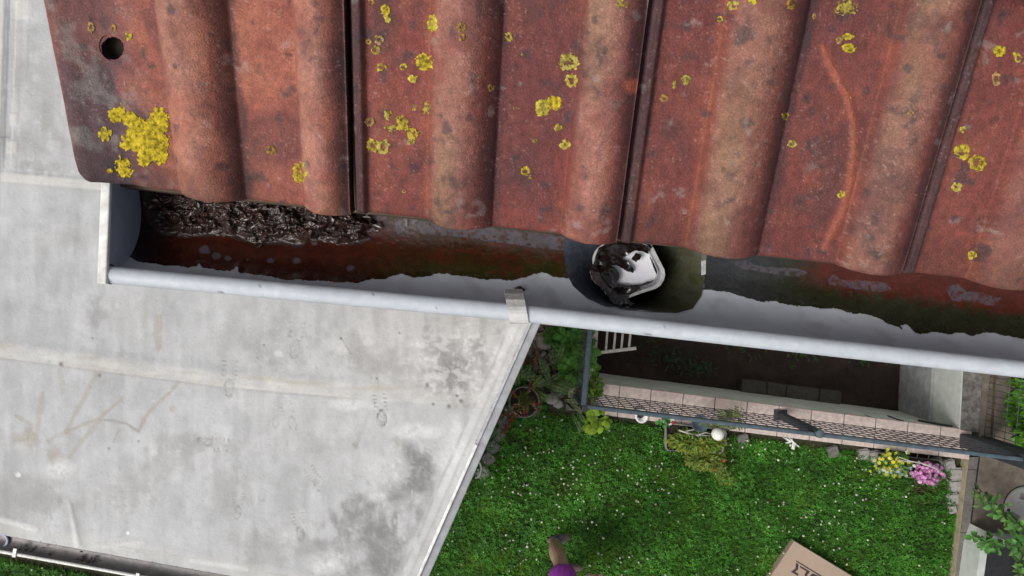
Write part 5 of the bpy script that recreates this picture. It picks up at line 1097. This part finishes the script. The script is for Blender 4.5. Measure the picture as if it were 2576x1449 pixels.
skin('shirt', [(.43, TY, 1.2), (.43, TY, 1.0), (.45, TY, 1.36), (.455, TY, 1.44), (.45, TY + .145, 1.375), (.47, -2.60, 1.10), (.68, -2.515, 1.015), (.45, TY - .145, 1.375), (.44, -3.01, 1.10), (.59, -2.97, 1.01)], [(0, 1), (0, 2), (2, 3), (2, 4), (4, 5), (5, 6), (2, 7), (7, 8), (8, 9)], [(.16, .12), (.165, .13), (.15, .105), .07, .065, .055, .048, .065, .055, .048], M['paleblue'])
def shoe(ax, ay, ang):
    """sole outline swept up into a low running shoe, toe along ang"""
    ca, sa = math.cos(ang), math.sin(ang); n = 26; V = []; F = []; prof_ = [(1., .012), (1.03, .03), (1., .05), (.9, .072), (.72, .09), (.4, .10)]
    for (s, zz) in prof_:
        for k in range(n):
            t = 2 * math.pi * k / n; x = .135 * math.cos(t) * s; y = (.043 + .007 * math.cos(t) - .004 * math.cos(2 * t)) * math.sin(t) * s; zf = zz if x < -.02 else zz * (1 - .42 * sm(-.02, .12, x)); x += .055 - .03 * (zz / .1)
            V.append((ax + x * ca - y * sa, ay + x * sa + y * ca, zf + .012))
    for k in range(len(prof_) - 1):
        for i in range(n): F.append((k * n + i, k * n + (i + 1) % n, (k + 1) * n + (i + 1) % n, (k + 1) * n + i))
    F += [tuple(range(n - 1, -1, -1)), tuple(range((len(prof_) - 1) * n, len(prof_) * n))]
    o = meshobj('shoe', V, F, M['shoetan'], pr_, None, True)
    V2 = []; F2 = []
    for i in range(9):
        u = i / 8; x = .004 + .078 * u; 
        for j in range(9):
            v = (j / 8 - .5) * 2; y = v * (.045 - .004 * u); zz = (.098 - .045 * u) * (1 - .22 * v * v) + .030; V2.append((ax + x * ca - y * sa, ay + x * sa + y * ca, zz))
    for i in range(8):
        for j in range(8): F2.append((i * 9 + j, (i + 1) * 9 + j, (i + 1) * 9 + j + 1, i * 9 + j + 1))
    meshobj('shoe_upper', V2, F2, M['shoeblue'], o, None, True)
shoe(la_[0] + .01, la_[1] + .0, .14); shoe(ra_[0] + .0, ra_[1] - .0, -.12)

pr_.location += Vector((.02, .015, 0))

# ------------------------------------------------------------------ lawn
def lawn():
    A = [(980, 1540), (1300, 830), (1380, 1040), (1470, 1046), (1500, 1055), (2160, 1138), (2200, 1150), (2380, 1175), (2398, 1300), (2376, 1540)]
    Bp = [(-160, 1376), (420, 1480), (420, 1560), (-160, 1560)]
    r = np.random.default_rng(5)
    def pts(poly, n):
        xs = [p[0] for p in poly]; ys = [p[1] for p in poly]; x = r.uniform(min(xs), max(xs), n); y = r.uniform(min(ys), max(ys), n); m = inpoly(x, y, poly); return x[m], y[m]
    x1, y1 = pts(A, 190000); x2, y2 = pts(Bp, 40000); x = np.concatenate([x1, x2]); y = np.concatenate([y1, y2])
    dens = fbm(x / 60, y / 60, 15); patchy = sm(.62, .78, fbm(x / 90 + 4, y / 90, 16)) * .6
    corner = np.exp(-(((x - 2330) / 70) ** 2 + ((y - 1240) / 42) ** 2)) * 1.1 + np.exp(-(((x - 1300) / 34) ** 2 + ((y - 1085) / 50) ** 2)) * .7
    keep = r.random(len(x)) > patchy * .7 + corner * .5; x, y, patchy, corner = x[keep], y[keep], patchy[keep], corner[keep]; n = len(x)
    p = G(x, y, 0) * np.array([1, 1, 0]); az = r.uniform(0, 2 * np.pi, n); L = r.uniform(.025, .065, n); lean = r.uniform(.3, 1.1, n); W = r.uniform(.0022, .0045, n)
    d = np.stack([np.cos(az) * lean, np.sin(az) * lean, np.ones(n)], 1); d /= np.linalg.norm(d, axis=1)[:, None]; s = np.stack([-np.sin(az), np.cos(az), 0 * az], 1) * W[:, None]
    mid = p + d * (L * .55)[:, None]; tip = p + d * L[:, None] + np.stack([np.cos(az), np.sin(az), -.6 + 0 * az], 1) * (L * .3)[:, None]
    V = np.stack([p - s, p + s, mid + s * .9, mid - s * .9, tip], 1).reshape(-1, 3); i = np.arange(n)[:, None] * 5
    Q = i + np.array([[0, 1, 2, 3]]); T = i + np.array([[3, 2, 4]])
    tone = (.5 + .75 * fbm(x / 40, y / 40, 17)) * r.uniform(.4, 1.5, n); yel = sm(.45, .7, fbm(x / 70, y / 70, 18)); col = np.stack([(.049 + .028 * yel) * tone, (.160 + .022 * yel) * tone, (.013 + .003 * yel) * tone], 1)
    br = (np.maximum(corner, patchy * .6) * r.random(n) > .3)[:, None]; col = np.where(br, np.array([.085, .06, .025]) * tone[:, None], col)
    # clover leaflets: flat little three-part leaves over the blades
    cx_, cy_ = pts(A, 52000); k2 = r.random(len(cx_)) < sm(.36, .6, fbm(cx_ / 55, cy_ / 55, 25)) * .95 + .12; cx_, cy_ = cx_[k2], cy_[k2]; xx2, yy2 = pts(Bp, 7000); cx_ = np.concatenate([cx_, xx2]); cy_ = np.concatenate([cy_, yy2])
    m = len(cx_); h = r.uniform(.025, .06, m); c0 = G(cx_, cy_, 0) * np.array([1, 1, 0]) + np.stack([0 * h, 0 * h, h], 1); a0 = r.uniform(0, 6.28, m); R = r.uniform(.008, .018, m); tl = r.normal(0, .35, (m, 2)); VV = []; 
    for t in range(3):
        aa = a0 + t * 2.094
        for (rr, da) in ((.1, 0), (.75, .55), (1.25, .3), (1.25, -.3), (.75, -.55)):
            dx, dy = np.cos(aa + da) * R * rr, np.sin(aa + da) * R * rr; VV.append(c0 + np.stack([dx, dy, dx * tl[:, 0] + dy * tl[:, 1]], 1))
    VV = np.stack(VV, 1); tone2 = (.5 + .8 * fbm(cx_ / 40, cy_ / 40, 27)) * r.uniform(.45, 1.5, m); cc = np.stack([.051 * tone2, .176 * tone2, .018 * tone2], 1)
    nv = len(V); V = np.vstack([V, VV.reshape(-1, 3)]); C = np.vstack([np.repeat(col, 5, 0), np.repeat(cc, 15, 0)])
    j = nv + np.arange(m)[:, None, None] * 15 + np.arange(3)[None, :, None] * 5; P5 = (j + np.array([0, 1, 2, 3, 4])[None, None, :]).reshape(-1, 5)
    me = bpy.data.meshes.new('grass'); me.vertices.add(len(V)); me.vertices.foreach_set('co', V.ravel())
    lp = np.concatenate([Q.ravel(), T.ravel(), P5.ravel()]).astype(np.int32); ls = np.concatenate([np.arange(n) * 4, 4 * n + np.arange(n) * 3, 7 * n + np.arange(len(P5)) * 5]).astype(np.int32)
    me.loops.add(len(lp)); me.loops.foreach_set('vertex_index', lp); me.polygons.add(len(ls)); me.polygons.foreach_set('loop_start', ls); me.update(calc_edges=True)
    at = me.attributes.new('Col', 'FLOAT_COLOR', 'POINT'); c4 = np.ones((len(V), 4)); c4[:, :3] = C; at.data.foreach_set('color', c4.ravel()); me.materials.append(M['grass'])
    o = bpy.data.objects.new('grass', me); COL.objects.link(o); tag(o, 'dense green lawn of grass and clover leaves beside the garage', 'grass', None, 'stuff')
    # clover blossoms
    fx, fy = pts(A, 1600); f = r.random(len(fx)) < .16 + .95 * sm(.42, .62, fbm(fx / 110, fy / 110, 28)); fx, fy = fx[f], fy[f]; xx2, yy2 = pts(Bp, 60); fx = np.concatenate([fx, xx2]); fy = np.concatenate([fy, yy2])
    q = MB(); rnd = random.Random(3)
    for x_, y_ in zip(fx, fy):
        if 1360 < x_ < 1480 and y_ > 1335: continue
        rr = rnd.uniform(.0055, .0125); k = rnd.uniform(.35, .95); V_, F_ = ball(G(x_, y_, rnd.uniform(.05, .085)), rr, rr, rr * .8, 7, 5, .2, rnd); q.add(V_, F_, (.68 * k, .70 * k, .56 * k))
    tag(q.build('clover_blossoms', M['petal'], None, True, True), 'scattered small white clover blossoms dotting the lawn', 'clover blossoms', None, 'stuff')
lawn()
# weeds on the pit floor
rnd = random.Random(91); q = MB()
for (x, y, n_, sp, c) in ((2030, 880, 60, 34, (.03, .07, .012)), (1700, 905, 46, 26, (.03, .05, .028)), (2180, 900, 30, 22, (.03, .07, .01)), (1760, 930, 40, 24, (.028, .055, .02)), (1900, 860, 40, 60, (.025, .05, .012)), (2230, 900, 24, 20, (.025, .06, .01)), (1640, 880, 30, 40, (.02, .035, .018))):
    for i in range(n_):
        px_, py_ = x + rnd.gauss(0, sp), y + rnd.gauss(0, sp * .4)
        leafblade(q, Vector(P(px_, py_, CAMZ + .95 - rnd.uniform(0, .12))), Vector((rnd.gauss(0, 1), rnd.gauss(0, 1), .3)), Vector((0, 0, 1)), rnd.uniform(.05, .11), .02, rc(rnd, c))
tag(q.build('weeds', M['moss'], None, False, True), 'dark weeds growing on the shaded pit floor', 'weeds', None, 'stuff')
# broad-leaved weed at the garage's low gutter
q = bush(G(150, 1480, .02), .14, .1, .14, 90, .1, .06, (.09, .22, .02), 95); plant('broadleaf_weed', 'light green broad-leaved weed in the grass below the garage gutter', 'weed', G(150, 1480), q)
